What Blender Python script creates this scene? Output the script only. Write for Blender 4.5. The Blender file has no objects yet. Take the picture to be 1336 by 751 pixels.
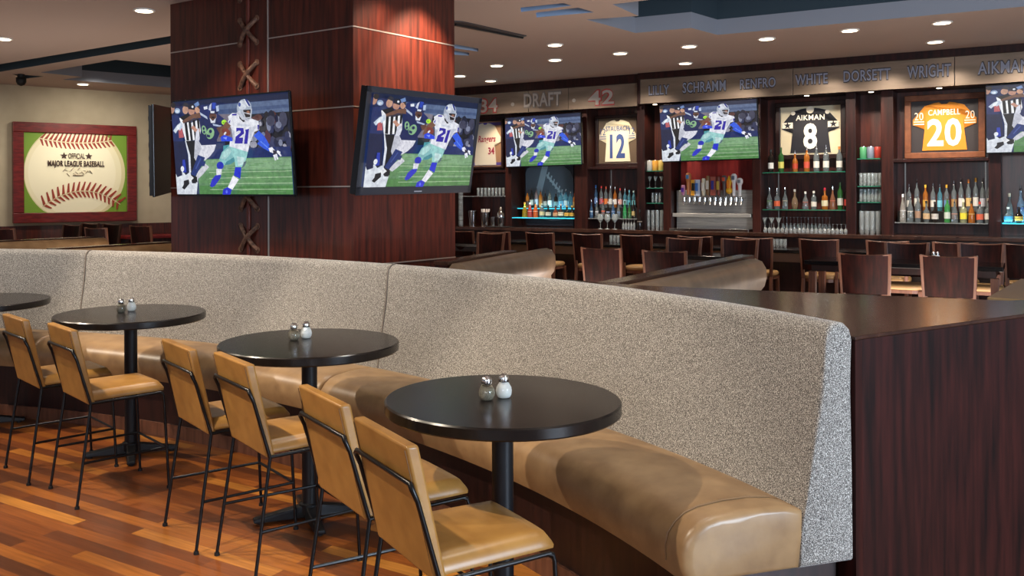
import bpy, bmesh, math, random
import numpy as np
from mathutils import Vector, Matrix
from mathutils.geometry import tessellate_polygon
random.seed(7)
PI = math.pi
SC = bpy.context.scene
COL = SC.collection
# ------------------------------------------------------------------ camera
F, PX, PY, H, ROLL = 1180.0, 600.0, 250.0, 1.69, -0.004
CEIL = 3.42
cd = bpy.data.cameras.new('camera'); cam = bpy.data.objects.new('camera', cd); COL.objects.link(cam)
cam.matrix_world = Matrix.Translation((0, 0, H)) @ Matrix.Rotation(PI/2, 4, 'X') @ Matrix.Rotation(ROLL, 4, 'Z')
cd.sensor_width = 36; cd.lens = F*36/1336
cd.shift_x = (668-PX)/1336; cd.shift_y = (PY-375.5)/1336
SC.camera = cam
SC.view_settings.view_transform = 'Standard'; SC.view_settings.look = 'None'
SC.view_settings.gamma = 1; SC.view_settings.exposure = 0.0
SC.view_settings.use_curve_mapping = False
cr, sr = math.cos(ROLL), math.sin(ROLL)
def ray(px, py):
    u, v = (px-PX)/F, -(py-PY)/F
    return Vector((u*cr-v*sr, 1.0, u*sr+v*cr))
def P(px, py, Y):
    return Vector((0, 0, H)) + ray(px, py)*Y
def PZ(px, py, z):
    d = ray(px, py); return Vector((0, 0, H)) + d*((z-H)/d.z)
def proj(p):
    x, z = p[0]/p[1], (p[2]-H)/p[1]
    u = x*cr+z*sr; v = -x*sr+z*cr
    return (PX+u*F, PY-v*F)
# bar frame: s along the wall to the right, d towards the camera
BA = P(925, 250, 13.0); BA = Vector((BA.x, BA.y, 0))
bl = math.hypot(1.568, 1)
BE = Vector((1.568/bl, -1/bl, 0)); BN = Vector((-1/bl, -1.568/bl, 0))
BROT = math.atan2(BE.y, BE.x)
def BP(px, py, d=0):
    r = ray(px, py); c = Vector((0, 0, H)); o = BA + BN*d
    t = (o-c).dot(BN)/r.dot(BN); p = c + r*t
    return (p-BA).dot(BE), p.z
def BW(s, d, z=0):
    return BA + BE*s + BN*d + Vector((0, 0, z))
# ------------------------------------------------------------------ materials
def lin(c):
    return tuple(((x/12.92) if x <= .04045 else ((x+.055)/1.055)**2.4) for x in (v/255 for v in c))
MATS = {}
def mat(name, rgb, rough=.5, metal=0, trans=0, coat=0, emit=0, spec=.5, ior=1.45, sheen=0):
    if name in MATS: return MATS[name]
    m = bpy.data.materials.new(name); m.use_nodes = True
    b = m.node_tree.nodes['Principled BSDF']
    c = lin(rgb)+(1,)
    b.inputs['Base Color'].default_value = c
    b.inputs['Roughness'].default_value = rough
    b.inputs['Metallic'].default_value = metal
    b.inputs['Transmission Weight'].default_value = trans
    b.inputs['Coat Weight'].default_value = coat
    b.inputs['Coat Roughness'].default_value = .12
    b.inputs['IOR'].default_value = ior
    b.inputs['Specular IOR Level'].default_value = spec
    b.inputs['Sheen Weight'].default_value = sheen
    if emit:
        b.inputs['Emission Color'].default_value = c; b.inputs['Emission Strength'].default_value = emit
    MATS[name] = m; return m
def noisy(name, c1, c2, scale=(1, 1, 1), nscale=5, detail=4, rough=.5, lo=.35, hi=.65, bump=0, rot=(0, 0, 0), c3=None, **k):
    m = mat(name, c1, rough, **k); nt = m.node_tree; N = nt.nodes; L = nt.links
    b = N['Principled BSDF']
    tc = N.new('ShaderNodeTexCoord'); mp = N.new('ShaderNodeMapping'); nz = N.new('ShaderNodeTexNoise'); rp = N.new('ShaderNodeValToRGB')
    mp.inputs['Scale'].default_value = scale; mp.inputs['Rotation'].default_value = rot
    nz.inputs['Scale'].default_value = nscale; nz.inputs['Detail'].default_value = detail
    rp.color_ramp.elements[0].position = lo; rp.color_ramp.elements[0].color = lin(c1)+(1,)
    rp.color_ramp.elements[1].position = hi; rp.color_ramp.elements[1].color = lin(c2)+(1,)
    if c3:
        e = rp.color_ramp.elements.new((lo+hi)/2); e.color = lin(c3)+(1,)
    L.new(tc.outputs['Object'], mp.inputs['Vector']); L.new(mp.outputs[0], nz.inputs['Vector'])
    L.new(nz.outputs[0], rp.inputs[0]); L.new(rp.outputs[0], b.inputs['Base Color'])
    if bump:
        bp = N.new('ShaderNodeBump'); bp.inputs['Strength'].default_value = bump; bp.inputs['Distance'].default_value = .003
        L.new(nz.outputs[0], bp.inputs['Height']); L.new(bp.outputs[0], b.inputs['Normal'])
    return m
M = {}
M['walnut'] = noisy('walnut', (18, 9, 9), (54, 22, 19), (9, 9, .8), 3.2, 8, .42, .3, .75, spec=.28)
M['walnut_red'] = noisy('walnut_red', (40, 15, 11), (90, 36, 24), (9, 9, .7), 3.5, 8, .38, .3, .75, coat=.3)
M['post_wood'] = noisy('post_wood', (30, 12, 9), (62, 26, 19), (9, 9, .7), 3.5, 8, .42, .3, .75, spec=.3)
M['walnut_top'] = noisy('walnut_top', (40, 24, 19), (66, 42, 32), (3, 14, 3), 3, 6, .24, .3, .7, rot=(0, 0, .57), coat=.2)
M['walnut_dark'] = noisy('walnut_dark', (22, 11, 10), (48, 22, 18), (10, 10, 1), 3.2, 6, .35, .3, .75)
M['chair_back'] = noisy('chair_back', (24, 9, 8), (46, 17, 13), (12, 12, 1), 3, 5, .5, spec=.15)
M['chair_wood'] = noisy('chair_wood', (84, 52, 38), (112, 72, 54), (12, 12, 1), 3, 5, .4)
M['mahogany'] = noisy('mahogany', (84, 20, 19), (118, 32, 29), (2, 2, 9), 3, 5, .35, coat=.3)
M['tweed'] = noisy('tweed', (58, 55, 54), (202, 198, 190), (1, 1, 1), 290, 3, .92, .38, .66, bump=.6, c3=(124, 119, 112), sheen=.2)
M['piping'] = mat('piping', (120, 110, 100), .9)
M['leather'] = noisy('leather', (124, 96, 66), (152, 122, 86), (1, 1, 1), 9, 8, .36, .3, .7, bump=.12)
M['leather_grey'] = noisy('leather_grey', (104, 84, 66), (132, 108, 84), (1, 1, 1), 8, 6, .38, .3, .7)
M['tan'] = noisy('tan', (138, 97, 47), (158, 115, 58), (1, 1, 1), 14, 8, .34, .3, .7, bump=.08)
M['seat_tan'] = mat('seat_tan', (150, 118, 78), .35)
M['table'] = noisy('table_black', (14, 11, 10), (28, 22, 19), (3, 20, 3), 3, 6, .24, .3, .7, bump=.04, spec=.4)
M['black'] = mat('black_metal', (14, 14, 16), .32, metal=.3)
M['black_matt'] = mat('black_matt', (12, 12, 13), .6)
M['iron'] = mat('iron', (26, 27, 30), .4, metal=.4)
M['steel'] = noisy('steel', (156, 154, 150), (186, 184, 180), (1, 1, 30), 3, 3, .34, metal=.55)
M['chrome'] = mat('chrome', (215, 215, 215), .12, metal=1)
M['silver'] = mat('silver_line', (190, 184, 178), .3, metal=.7)
M['glass'] = mat('clear_glass', (245, 250, 250), .02, trans=1)
M['bargl'] = mat('bar_glass', (232, 238, 238), .06, trans=.8)
M['greenglass'] = mat('shelf_glass', (60, 150, 120), .05, trans=.5)
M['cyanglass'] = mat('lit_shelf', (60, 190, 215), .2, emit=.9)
M['salt'] = mat('salt', (245, 243, 238), .9)
M['pepper'] = noisy('pepper', (70, 62, 50), (170, 160, 140), (1, 1, 1), 400, 2, .9)
M['ceiling'] = mat('ceiling_paint', (172, 154, 143), .85)
M['coffer'] = mat('coffer_paint', (138, 142, 152), .8)
M['coffer_dark'] = mat('coffer_dark', (44, 60, 70), .8)
M['coffer_blue'] = mat('coffer_blue', (150, 172, 200), .8)
M['wallcream'] = noisy('wall_cream', (172, 160, 136), (182, 170, 146), (1, 1, 1), 3, 2, .85)
M['fascia'] = noisy('fascia_panel', (122, 106, 90), (138, 120, 104), (1, 1, 6), 2, 3, .3, metal=.4)
M['lamp'] = mat('lamp_glow', (255, 236, 205), .5, emit=6)
M['white_trim'] = mat('white_trim', (225, 220, 212), .5)
M['granite'] = mat('granite', (18, 17, 18), .12)
M['bar_apron'] = mat('bar_apron', (120, 100, 88), .5)
M['lace'] = noisy('lace_leather', (72, 50, 40), (122, 88, 70), (1, 1, 1), 30, 5, .55, bump=.4)
M['rod_red'] = mat('rod_red', (96, 42, 32), .4)
M['bezel'] = mat('tv_bezel', (14, 14, 17), .25)
M['bezel_grey'] = mat('tv_bezel_grey', (52, 54, 62), .35)
def ofcol(rgb, rough=.45, trans=0, emit=0, metal=0):
    return mat('c_%d_%d_%d_%d_%d_%d' % (*rgb, rough*100, trans*100, emit*100), rgb, rough, trans=trans, emit=emit, metal=metal)
# vertex coloured materials (printed pictures / screens)
def vcol_mat(name, emit):
    m = bpy.data.materials.new(name); m.use_nodes = True
    b = m.node_tree.nodes['Principled BSDF']; a = m.node_tree.nodes.new('ShaderNodeVertexColor'); a.layer_name = 'Col'
    if emit:
        b.inputs['Base Color'].default_value = (.01, .01, .01, 1)
        N = m.node_tree.nodes; L = m.node_tree.links; tc = N.new('ShaderNodeTexCoord'); nz = N.new('ShaderNodeTexNoise'); rp = N.new('ShaderNodeValToRGB'); mx = N.new('ShaderNodeMix')
        nz.inputs['Scale'].default_value = 26; nz.inputs['Detail'].default_value = 6; nz.inputs['Roughness'].default_value = .7
        rp.color_ramp.elements[0].position = .36; rp.color_ramp.elements[0].color = (.72, .72, .76, 1); rp.color_ramp.elements[1].position = .62; rp.color_ramp.elements[1].color = (1.1, 1.1, 1.08, 1)
        mx.data_type = 'RGBA'; mx.blend_type = 'MULTIPLY'; mx.inputs[0].default_value = 1
        L.new(tc.outputs['Object'], nz.inputs['Vector']); L.new(nz.outputs[0], rp.inputs[0]); L.new(a.outputs[0], mx.inputs[6]); L.new(rp.outputs[0], mx.inputs[7])
        L.new(mx.outputs[2], b.inputs['Emission Color']); b.inputs['Emission Strength'].default_value = emit
        b.inputs['Roughness'].default_value = .3
    else:
        m.node_tree.links.new(a.outputs[0], b.inputs['Base Color']); b.inputs['Roughness'].default_value = .6
    return m
M['screen'] = vcol_mat('screen_picture', 1.05)
M['print'] = vcol_mat('printed_picture', 0)
# floor planks
def plank_mat():
    m = bpy.data.materials.new('floor_planks'); m.use_nodes = True; N = m.node_tree.nodes; L = m.node_tree.links
    b = N['Principled BSDF']; b.inputs['Roughness'].default_value = .3; b.inputs['Coat Weight'].default_value = .3
    b.inputs['Coat Roughness'].default_value = .2
    tc = N.new('ShaderNodeTexCoord'); mp = N.new('ShaderNodeMapping'); mp.inputs['Rotation'].default_value = (0, 0, -BROT)
    br = N.new('ShaderNodeTexBrick'); br.inputs['Color1'].default_value = (0, 0, 0, 1); br.inputs['Color2'].default_value = (1, 1, 1, 1)
    br.inputs['Mortar'].default_value = (.2, .2, .2, 1); br.inputs['Scale'].default_value = 1; br.inputs['Mortar Size'].default_value = .0009
    br.inputs['Brick Width'].default_value = .95; br.inputs['Row Height'].default_value = .083; br.offset = .37; br.offset_frequency = 2
    br.inputs['Bias'].default_value = 0
    rp = N.new('ShaderNodeValToRGB'); cr_ = rp.color_ramp
    cr_.elements[0].position = 0; cr_.elements[0].color = lin((80, 42, 20))+(1,)
    cr_.elements[1].position = 1; cr_.elements[1].color = lin((198, 132, 56))+(1,)
    for p, c in ((.25, (112, 60, 28)), (.5, (140, 76, 30)), (.75, (164, 98, 38))):
        e = cr_.elements.new(p); e.color = lin(c)+(1,)
    mp2 = N.new('ShaderNodeMapping'); mp2.inputs['Scale'].default_value = (1.5, 28, 1)
    nz = N.new('ShaderNodeTexNoise'); nz.inputs['Scale'].default_value = 2.2; nz.inputs['Detail'].default_value = 8
    mx = N.new('ShaderNodeMix'); mx.data_type = 'RGBA'; mx.blend_type = 'MULTIPLY'; mx.inputs[0].default_value = .75
    r2 = N.new('ShaderNodeValToRGB'); r2.color_ramp.elements[0].color = (.45, .4, .36, 1); r2.color_ramp.elements[0].position = .3
    r2.color_ramp.elements[1].color = (1.0, 1.0, 1.0, 1); r2.color_ramp.elements[1].position = .7
    L.new(tc.outputs['Object'], mp.inputs[0]); L.new(mp.outputs[0], br.inputs['Vector']); L.new(br.outputs['Color'], rp.inputs[0])
    L.new(mp.outputs[0], mp2.inputs[0]); L.new(mp2.outputs[0], nz.inputs['Vector']); L.new(nz.outputs[0], r2.inputs[0])
    L.new(rp.outputs[0], mx.inputs[6]); L.new(r2.outputs[0], mx.inputs[7]); L.new(mx.outputs[2], b.inputs['Base Color'])
    bp = N.new('ShaderNodeBump'); bp.inputs['Strength'].default_value = .25; bp.inputs['Distance'].default_value = .002; bp.invert = True
    L.new(br.outputs['Fac'], bp.inputs['Height']); L.new(bp.outputs[0], b.inputs['Normal'])
    return m
M['floor'] = plank_mat()
# ------------------------------------------------------------------ mesh builder
class MB:
    def __init__(s): s.v = []; s.f = []; s.c = []
    def add(s, vs, fs, col=None):
        o = len(s.v); s.v += [tuple(v) for v in vs]
        for f in fs: s.f.append(tuple(i+o for i in f)); s.c.append(col)
        return s
    def box(s, x0, x1, y0, y1, z0, z1, col=None):
        v = [(x, y, z) for z in (z0, z1) for y in (y0, y1) for x in (x0, x1)]
        return s.add(v, [(0, 2, 3, 1), (4, 5, 7, 6), (0, 1, 5, 4), (2, 6, 7, 3), (0, 4, 6, 2), (1, 3, 7, 5)], col)
    def hexa(s, b, t, col=None):     # bottom quad, top quad (ccw seen from above)
        return s.add(list(b)+list(t), [(3, 2, 1, 0), (4, 5, 6, 7), (0, 1, 5, 4), (1, 2, 6, 5), (2, 3, 7, 6), (3, 0, 4, 7)], col)
    def cyl(s, p0, p1, r0, r1=None, n=12, col=None):
        r1 = r0 if r1 is None else r1
        p0, p1 = Vector(p0), Vector(p1); d = (p1-p0).normalized()
        a = d.orthogonal().normalized(); b = d.cross(a)
        vs = [p0+(a*math.cos(2*PI*i/n)+b*math.sin(2*PI*i/n))*r0 for i in range(n)] + [p1+(a*math.cos(2*PI*i/n)+b*math.sin(2*PI*i/n))*r1 for i in range(n)]
        fs = [(i, (i+1) % n, n+(i+1) % n, n+i) for i in range(n)] + [tuple(range(n-1, -1, -1)), tuple(range(n, 2*n))]
        return s.add(vs, fs, col)
    def lathe(s, prof, c=(0, 0, 0), n=20, col=None):
        vs = []; fs = []
        for r, z in prof:
            vs += [(c[0]+r*math.cos(2*PI*i/n), c[1]+r*math.sin(2*PI*i/n), c[2]+z) for i in range(n)]
        for k in range(len(prof)-1):
            for i in range(n):
                j = (i+1) % n; fs.append((k*n+i, k*n+j, (k+1)*n+j, (k+1)*n+i))
        fs.append(tuple(range(n-1, -1, -1))); m = (len(prof)-1)*n; fs.append(tuple(range(m, m+n)))
        return s.add(vs, fs, col)
    def tube(s, pts, r, n=8, sub=0, col=None):
        pts = [Vector(p) for p in pts]
        rings = []; up = None
        for i, p in enumerate(pts):
            if i == 0: d = pts[1]-p
            elif i == len(pts)-1: d = p-pts[-2]
            else: d = (pts[i+1]-p).normalized()+(p-pts[i-1]).normalized()
            d = d.normalized()
            if up is None: a = d.orthogonal().normalized()
            else:
                a = up-d*up.dot(d); a = a.normalized() if a.length > 1e-5 else d.orthogonal().normalized()
            up = a; b = d.cross(a); k = r
            if 0 < i < len(pts)-1:
                ca = max(.5, (pts[i+1]-p).normalized().dot(d)); k = r/ca if ca > .8 else r*1.1
            rings.append([p+(a*math.cos(2*PI*j/n)+b*math.sin(2*PI*j/n))*k for j in range(n)])
        vs = [v for q in rings for v in q]; fs = []
        for i in range(len(rings)-1):
            for j in range(n):
                jj = (j+1) % n; fs.append((i*n+j, i*n+jj, (i+1)*n+jj, (i+1)*n+j))
        fs.append(tuple(range(n-1, -1, -1))); m = (len(rings)-1)*n; fs.append(tuple(range(m, m+n)))
        return s.add(vs, fs, col)
    def prism(s, poly, z0, z1, col=None):     # poly in xy
        n = len(poly)
        tri = tessellate_polygon([[Vector((p[0], p[1], 0)) for p in poly]])
        area = sum(poly[i][0]*poly[(i+1) % n][1]-poly[(i+1) % n][0]*poly[i][1] for i in range(n))
        vs = [(p[0], p[1], z0) for p in poly]+[(p[0], p[1], z1) for p in poly]
        fs = [tuple(t) for t in tri]+[tuple(i+n for i in t) for t in tri]
        fs += [(i, (i+1) % n, n+(i+1) % n, n+i) for i in range(n)]
        return s.add(vs, fs, col)
    def plate(s, poly, y0, y1, col=None):     # poly in xz, thickness along y
        n = len(poly)
        tri = tessellate_polygon([[Vector((p[0], p[1], 0)) for p in poly]])
        vs = [(p[0], y0, p[1]) for p in poly]+[(p[0], y1, p[1]) for p in poly]
        fs = [tuple(t) for t in tri]+[tuple(i+n for i in t) for t in tri]
        fs += [(i, (i+1) % n, n+(i+1) % n, n+i) for i in range(n)]
        return s.add(vs, fs, col)
    def build(s, name, m, parent=None, smooth=False, bevel=0, seg=2, angle=40, sub=0, loc=None, rotz=None):
        me = bpy.data.meshes.new(name); me.from_pydata(s.v, [], s.f); me.update()
        bm = bmesh.new(); bm.from_mesh(me); bmesh.ops.recalc_face_normals(bm, faces=bm.faces); bm.to_mesh(me); bm.free()
        if any(c is not None for c in s.c):
            a = me.color_attributes.new('Col', 'FLOAT_COLOR', 'CORNER')
            for p in me.polygons:
                c = s.c[p.index] or (.5, .5, .5)
                for li in p.loop_indices: a.data[li].color = (*c, 1)
        me.materials.append(m if not isinstance(m, str) else M[m])
        if smooth:
            for p in me.polygons: p.use_smooth = True
            if smooth != 'all':
                me.set_sharp_from_angle(angle=math.radians(angle))
        o = bpy.data.objects.new(name, me); COL.objects.link(o)
        if bevel:
            b = o.modifiers.new('bevel', 'BEVEL'); b.width = bevel; b.segments = seg; b.limit_method = 'ANGLE'; b.angle_limit = math.radians(30)
            if smooth: b.harden_normals = False
        if sub:
            q = o.modifiers.new('sub', 'SUBSURF'); q.levels = sub; q.render_levels = sub
        if parent: o.parent = parent
        if loc is not None: o.location = loc
        if rotz is not None: o.rotation_euler = (0, 0, rotz)
        return o
def tag(o, label=None, cat=None, group=None, kind=None):
    if label: o['label'] = label
    if cat: o['category'] = cat
    if group: o['group'] = group
    if kind: o['kind'] = kind
    return o
def thing(name, label, cat, loc=(0, 0, 0), rotz=0, group=None):
    o = bpy.data.objects.new(name, None); COL.objects.link(o); o.location = loc; o.rotation_euler = (0, 0, rotz)
    return tag(o, label, cat, group)
def copy_tree(o, parent=None):
    c = o.copy(); COL.objects.link(c); c.parent = parent
    for ch in [x for x in o.children]: copy_tree(ch, c)
    return c
def dup(o, loc, rotz, label, group=None):
    c = copy_tree(o); c.location = loc; c.rotation_euler = (0, 0, rotz); c['label'] = label
    if group: c['group'] = group
    return c
NTH = ['first', 'second', 'third', 'fourth', 'fifth', 'sixth', 'seventh', 'eighth', 'ninth', 'tenth', 'eleventh', 'twelfth', 'thirteenth', 'fourteenth', 'fifteenth', 'sixteenth', 'seventeenth', 'eighteenth', 'nineteenth', 'twentieth', 'twenty-first', 'twenty-second', 'twenty-third', 'twenty-fourth']
def nth(i, n):
    if i == 0: return 'leftmost'
    if i == n-1: return 'rightmost'
    return NTH[i]+' from left'
def text_obj(txt, x0, x1, z0, z1, y, m, parent, thick=.004, bold=.0, name='lettering', skew=0):
    """lettering in the xz plane facing -y, fitted to the given rectangle"""
    cu = bpy.data.curves.new('t', 'FONT'); cu.body = txt; cu.align_x = 'LEFT'; cu.size = 1; cu.offset = bold; cu.extrude = .01
    cu.resolution_u = 3; cu.space_character = 1.06
    to = bpy.data.objects.new('t', cu); COL.objects.link(to)
    bpy.context.view_layer.update()
    me = bpy.data.meshes.new_from_object(to.evaluated_get(bpy.context.evaluated_depsgraph_get()))
    bpy.data.objects.remove(to); bpy.data.curves.remove(cu)
    xs = [v.co.x for v in me.vertices]; ys = [v.co.y for v in me.vertices]
    ax, bx, ay, by = min(xs), max(xs), min(ys), max(ys)
    for v in me.vertices:
        fx = (v.co.x-ax)/(bx-ax); fy = (v.co.y-ay)/(by-ay); front = v.co.z > 0
        v.co = (x0+(x1-x0)*(fx)+skew*(fy-.5), y-(thick if front else 0), z0+(z1-z0)*fy)
    me.name = name; me.materials.clear(); me.materials.append(M[m] if isinstance(m, str) else m)
    o = bpy.data.objects.new(name, me); COL.objects.link(o); o.parent = parent
    return o
# ------------------------------------------------------------------ room shell
LW0 = P(0, 250, 14.3); LW0 = Vector((LW0.x, LW0.y, 0))
ll = math.hypot(1.288, 1); LE = Vector((1.288/ll, 1/ll, 0)); LN = Vector((1/ll, -1.288/ll, 0))   # LN points to the room
LROT = math.atan2(LE.y, LE.x)
# meeting point of left wall and bar wall (bar wall proper is .5 behind the cabinet fronts)
WB = BA - BN*.55
A_ = np.array([[LE.x, -(-BE.x)], [LE.y, -(-BE.y)]]); sol = np.linalg.solve(A_, np.array([WB.x-LW0.x, WB.y-LW0.y]))
CORNER = LW0 + LE*sol[0]
def struct(name, mb, m, **k):
    o = mb.build(name, m, **k); o['kind'] = 'structure'; return o
fl = MB().add([(-14, -3, 0), (14, -3, 0), (14, 22, 0), (-14, 22, 0)], [(0, 1, 2, 3)])
struct('floor', fl, 'floor')
def wall(name, a, b, nrm, m, h=CEIL, z0=0):
    t = Vector(nrm)*-.12
    struct(name, MB().hexa([(a.x, a.y, z0), (b.x, b.y, z0), (b.x+t.x, b.y+t.y, z0), (a.x+t.x, a.y+t.y, z0)],
                           [(a.x, a.y, h), (b.x, b.y, h), (b.x+t.x, b.y+t.y, h), (a.x+t.x, a.y+t.y, h)]), m)
wall('wall_left', LW0-LE*5, CORNER, LN, 'wallcream')
wall('wall_back', CORNER, WB+BE*8, BN, 'walnut_red')
# dark wainscot with a ledge on the left wall
a = LW0-LE*5; mb = MB()
def lstrip(z0, z1, t):
    q0, q1 = a+LN*t, CORNER+LN*t
    return MB().hexa([(q0.x, q0.y, z0), (q1.x, q1.y, z0), (CORNER.x, CORNER.y, z0), (a.x, a.y, z0)], [(q0.x, q0.y, z1), (q1.x, q1.y, z1), (CORNER.x, CORNER.y, z1), (a.x, a.y, z1)])
struct('trim_1', lstrip(0, 1.17, .03), 'walnut_red')
# ceiling with coffers
def hole_w(pts): return [PZ(x, y, CEIL) for x, y in pts]
bigR = hole_w([(765, 25.6), (829, 43), (902, 36.4), (936, 45.5), (1336, 8.5)])
e5 = bigR[4]+ (bigR[4]-bigR[3]).normalized()*1.0
f1 = PZ(799, 5.7, CEIL); g1 = PZ(833, 20.8, CEIL)
far = f1 - BE*(-1) * 0
h1 = f1 + (f1-g1).normalized()*-.0
# near side of the large coffer, above the camera frame
n1 = f1 + BE*1.0 + (f1-g1).normalized()*.0
n2 = n1 + (f1-g1).normalized()*.9
n3 = n2 + BE*3.2
holes = [
    (bigR+[e5, Vector((e5.x, n3.y, CEIL)), n3, n2, n1, f1, g1], 'big'),
    (hole_w([(679, 10), (735, 4), (746, 7.4), (680, 15.6)]), 'slot'),
    (hole_w([(699, 16.5), (754.5, 9.9), (775, 16), (700, 22.7)]), 'slot'),
    (hole_w([(590, 57), (624, 63.5), (624, 67), (590, 62.5)]), 'slot'),
    (hole_w([(590, 65.5), (612, 69), (612, 72.5), (590, 71)]), 'slot'),
    (hole_w([(53, 94.4), (151, 78), (245, 88), (245, 116), (81, 103.7), (107, 100.3)]), 'big'),
    (hole_w([(-20, 87), (240, 44), (240, 54), (-20, 97)]), 'slot'),
    (hole_w([(16, 96.5), (57, 99.7), (34, 102.4)]), 'slot'),
]
outer = [(-14, -3), (14, -3), (14, 22), (-14, 22)]
loops = [[Vector((x, y, CEIL)) for x, y in outer]] + [[Vector((p.x, p.y, CEIL)) for p in h] for h, _ in holes]
flat = [p for l in loops for p in l]
tris = tessellate_polygon(loops)
cm = MB().add(flat, [tuple(t) for t in tris])
struct('ceiling', cm, 'ceiling')
k = 2
for h, kd in holes:
    pts = [(p.x, p.y) for p in h]; n = len(pts)
    def band(z0, z1):
        return MB().add([(x, y, z0) for x, y in pts]+[(x, y, z1) for x, y in pts], [(i, (i+1) % n, n+(i+1) % n, n+i) for i in range(n)])
    if kd == 'big':
        struct('trim_%d' % k, band(CEIL, CEIL+.17), 'coffer'); k += 1
        mm = band(CEIL+.17, CEIL+.6)
        tr = tessellate_polygon([[Vector((x, y, 0)) for x, y in pts]]); mm.add([(x, y, CEIL+.6) for x, y in pts], [tuple(t) for t in tr])
        struct('trim_%d' % k, mm, 'coffer_dark'); k += 1
    else:
        mm = band(CEIL, CEIL+.3); tr = tessellate_polygon([[Vector((x, y, 0)) for x, y in pts]]); mm.add([(x, y, CEIL+.3) for x, y in pts], [tuple(t) for t in tr])
        struct('trim_%d' % k, mm, 'coffer_dark' if h[0].x < -4 else 'coffer_blue'); k += 1
# ceiling furniture
dl = [(188, 13), (4, 50), (108, 109.3), (724, 58), (809, 69), (724, 77.6), (648, 85), (899, 60), (894, 82), (600, 98.6), (640, 105), (1000, 50), (1108.6, 39), (1229, 29), (1220, 54)]
DLPOS = []
where = {0: 'left of the column top', 1: 'at the far left edge of the ceiling', 2: 'above the baseball picture beside the dark coffer'}
proto = None
order = sorted(dl[3:])
for i, (x, y) in enumerate(dl):
    p = PZ(x, y, CEIL); DLPOS.append(p)
    if i in where: lab = 'round recessed downlight ' + where[i]
    else:
        lab = 'round recessed downlight before the bar, %s of twelve' % nth(order.index((x, y)), 12)
    if proto is None:
        proto = thing('ceiling_light', lab, 'ceiling light', (p.x, p.y, CEIL-.012), 0, 'recessed ceiling downlights')
        MB().lathe([(.075, 0), (.1, 0), (.1, .011), (.075, .011)], n=24).build('trim_ring', 'white_trim', proto, smooth=True)
        MB().lathe([(.078, -.003), (.078, -.0005)], n=24).build('lens', 'lamp', proto)
    else: dup(proto, (p.x, p.y, CEIL-.012), 0, lab)
q = [PZ(x, y, CEIL) for x, y in [(585, 26), (604, 27.5), (687, 46), (677, 48.7), (585, 31)]]
vd = thing('air_vent', 'long narrow dark linear air vent in the ceiling right of the column', 'vent', (0, 0, 0))
MB().prism([(p.x, p.y) for p in q], CEIL-.012, CEIL-.001).build('frame', ofcol((70, 62, 60)), vd)
a_, b_ = (q[1]+q[4])/2, (q[2]+q[3])/2; dd = (b_-a_)
MB().cyl((a_.x, a_.y, CEIL-.014), (b_.x, b_.y, CEIL-.014), .014, n=8).build('slot', ofcol((26, 24, 26)), vd)
p = PZ(27.5, 104, CEIL-.08)
sc = thing('security_camera', 'small black dome camera hanging from the ceiling above the baseball picture', 'camera', (p.x, p.y, CEIL-.17))
MB().cyl((0, 0, .12), (0, 0, .17), .05, n=16).build('mount', 'black_matt', sc, smooth=True)
MB().lathe([(.01, 0), (.05, .02), (.07, .06), (.07, .12)], n=20).build('housing', 'black_matt', sc, smooth='all')
# ------------------------------------------------------------------ column
C0 = P(461.5, 250, 7.0); C0 = Vector((C0.x, C0.y, 0))
dr = Vector((.803, 1, 0)).normalized(); dlf = Vector((-1.398, 1, 0)).normalized()
def hit(c, d, px):
    r = (px-PX)/F; t = (r*c.y-c.x)/(d.x-r*d.y); return c+d*t
CR = hit(C0, dr, 593.6); CL = hit(C0, dlf, 223.2)
CB = CL+(CR-C0)
col = thing('column', 'large square walnut-clad column with silver inlay lines and leather lacing', 'column', C0)
def rel(p): return (p.x-C0.x, p.y-C0.y)
poly = [rel(C0), rel(CR), rel(CB), rel(CL)]
MB().prism(poly, 0, CEIL).build('cladding', 'walnut_red', col)
nl = Vector((-dlf.y, dlf.x, 0)); nl = nl if nl.y < 0 else -nl
nr = Vector((-dr.y, dr.x, 0)); nr = nr if nr.y < 0 else -nr
def facebox(o, d, n, t0, t1, z0, z1, th):
    p0, p1 = o+d*t0-C0, o+d*t1-C0; q0, q1 = p0+n*th, p1+n*th
    return MB().hexa([(p0.x, p0.y, z0), (q0.x, q0.y, z0), (q1.x, q1.y, z0), (p1.x, p1.y, z0)], [(p0.x, p0.y, z1), (q0.x, q0.y, z1), (q1.x, q1.y, z1), (p1.x, p1.y, z1)])
Lr, Ll = (CR-C0).length, (CL-C0).length
tl = lambda px: (hit(C0, dlf, px)-C0).length
ta, tb = tl(350.5), tl(311)
for z in (2.975, 2.355, 1.735, 1.115):
    facebox(C0, dr, nr, 0, Lr, z-.005, z+.005, .004).build('inlay_line', 'silver', col)
    facebox(C0, dlf, nl, 0, ta, z-.005, z+.005, .004).build('inlay_line', 'silver', col)
    facebox(C0, dlf, nl, tb, Ll, z-.005, z+.005, .004).build('inlay_line', 'silver', col)
facebox(C0, dlf, nl, ta-.006, ta+.006, 0, CEIL, .006).build('inlay_line', 'silver', col)
facebox(C0, dlf, nl, ta+.012, tb, 0, CEIL, .005).build('lacing_panel', 'walnut_red', col)
tm = tl(325)
facebox(C0, dlf, nl, tm-.02, tm+.012, 0, CEIL, .02).build('lacing_rod', 'rod_red', col, bevel=.004)
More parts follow.
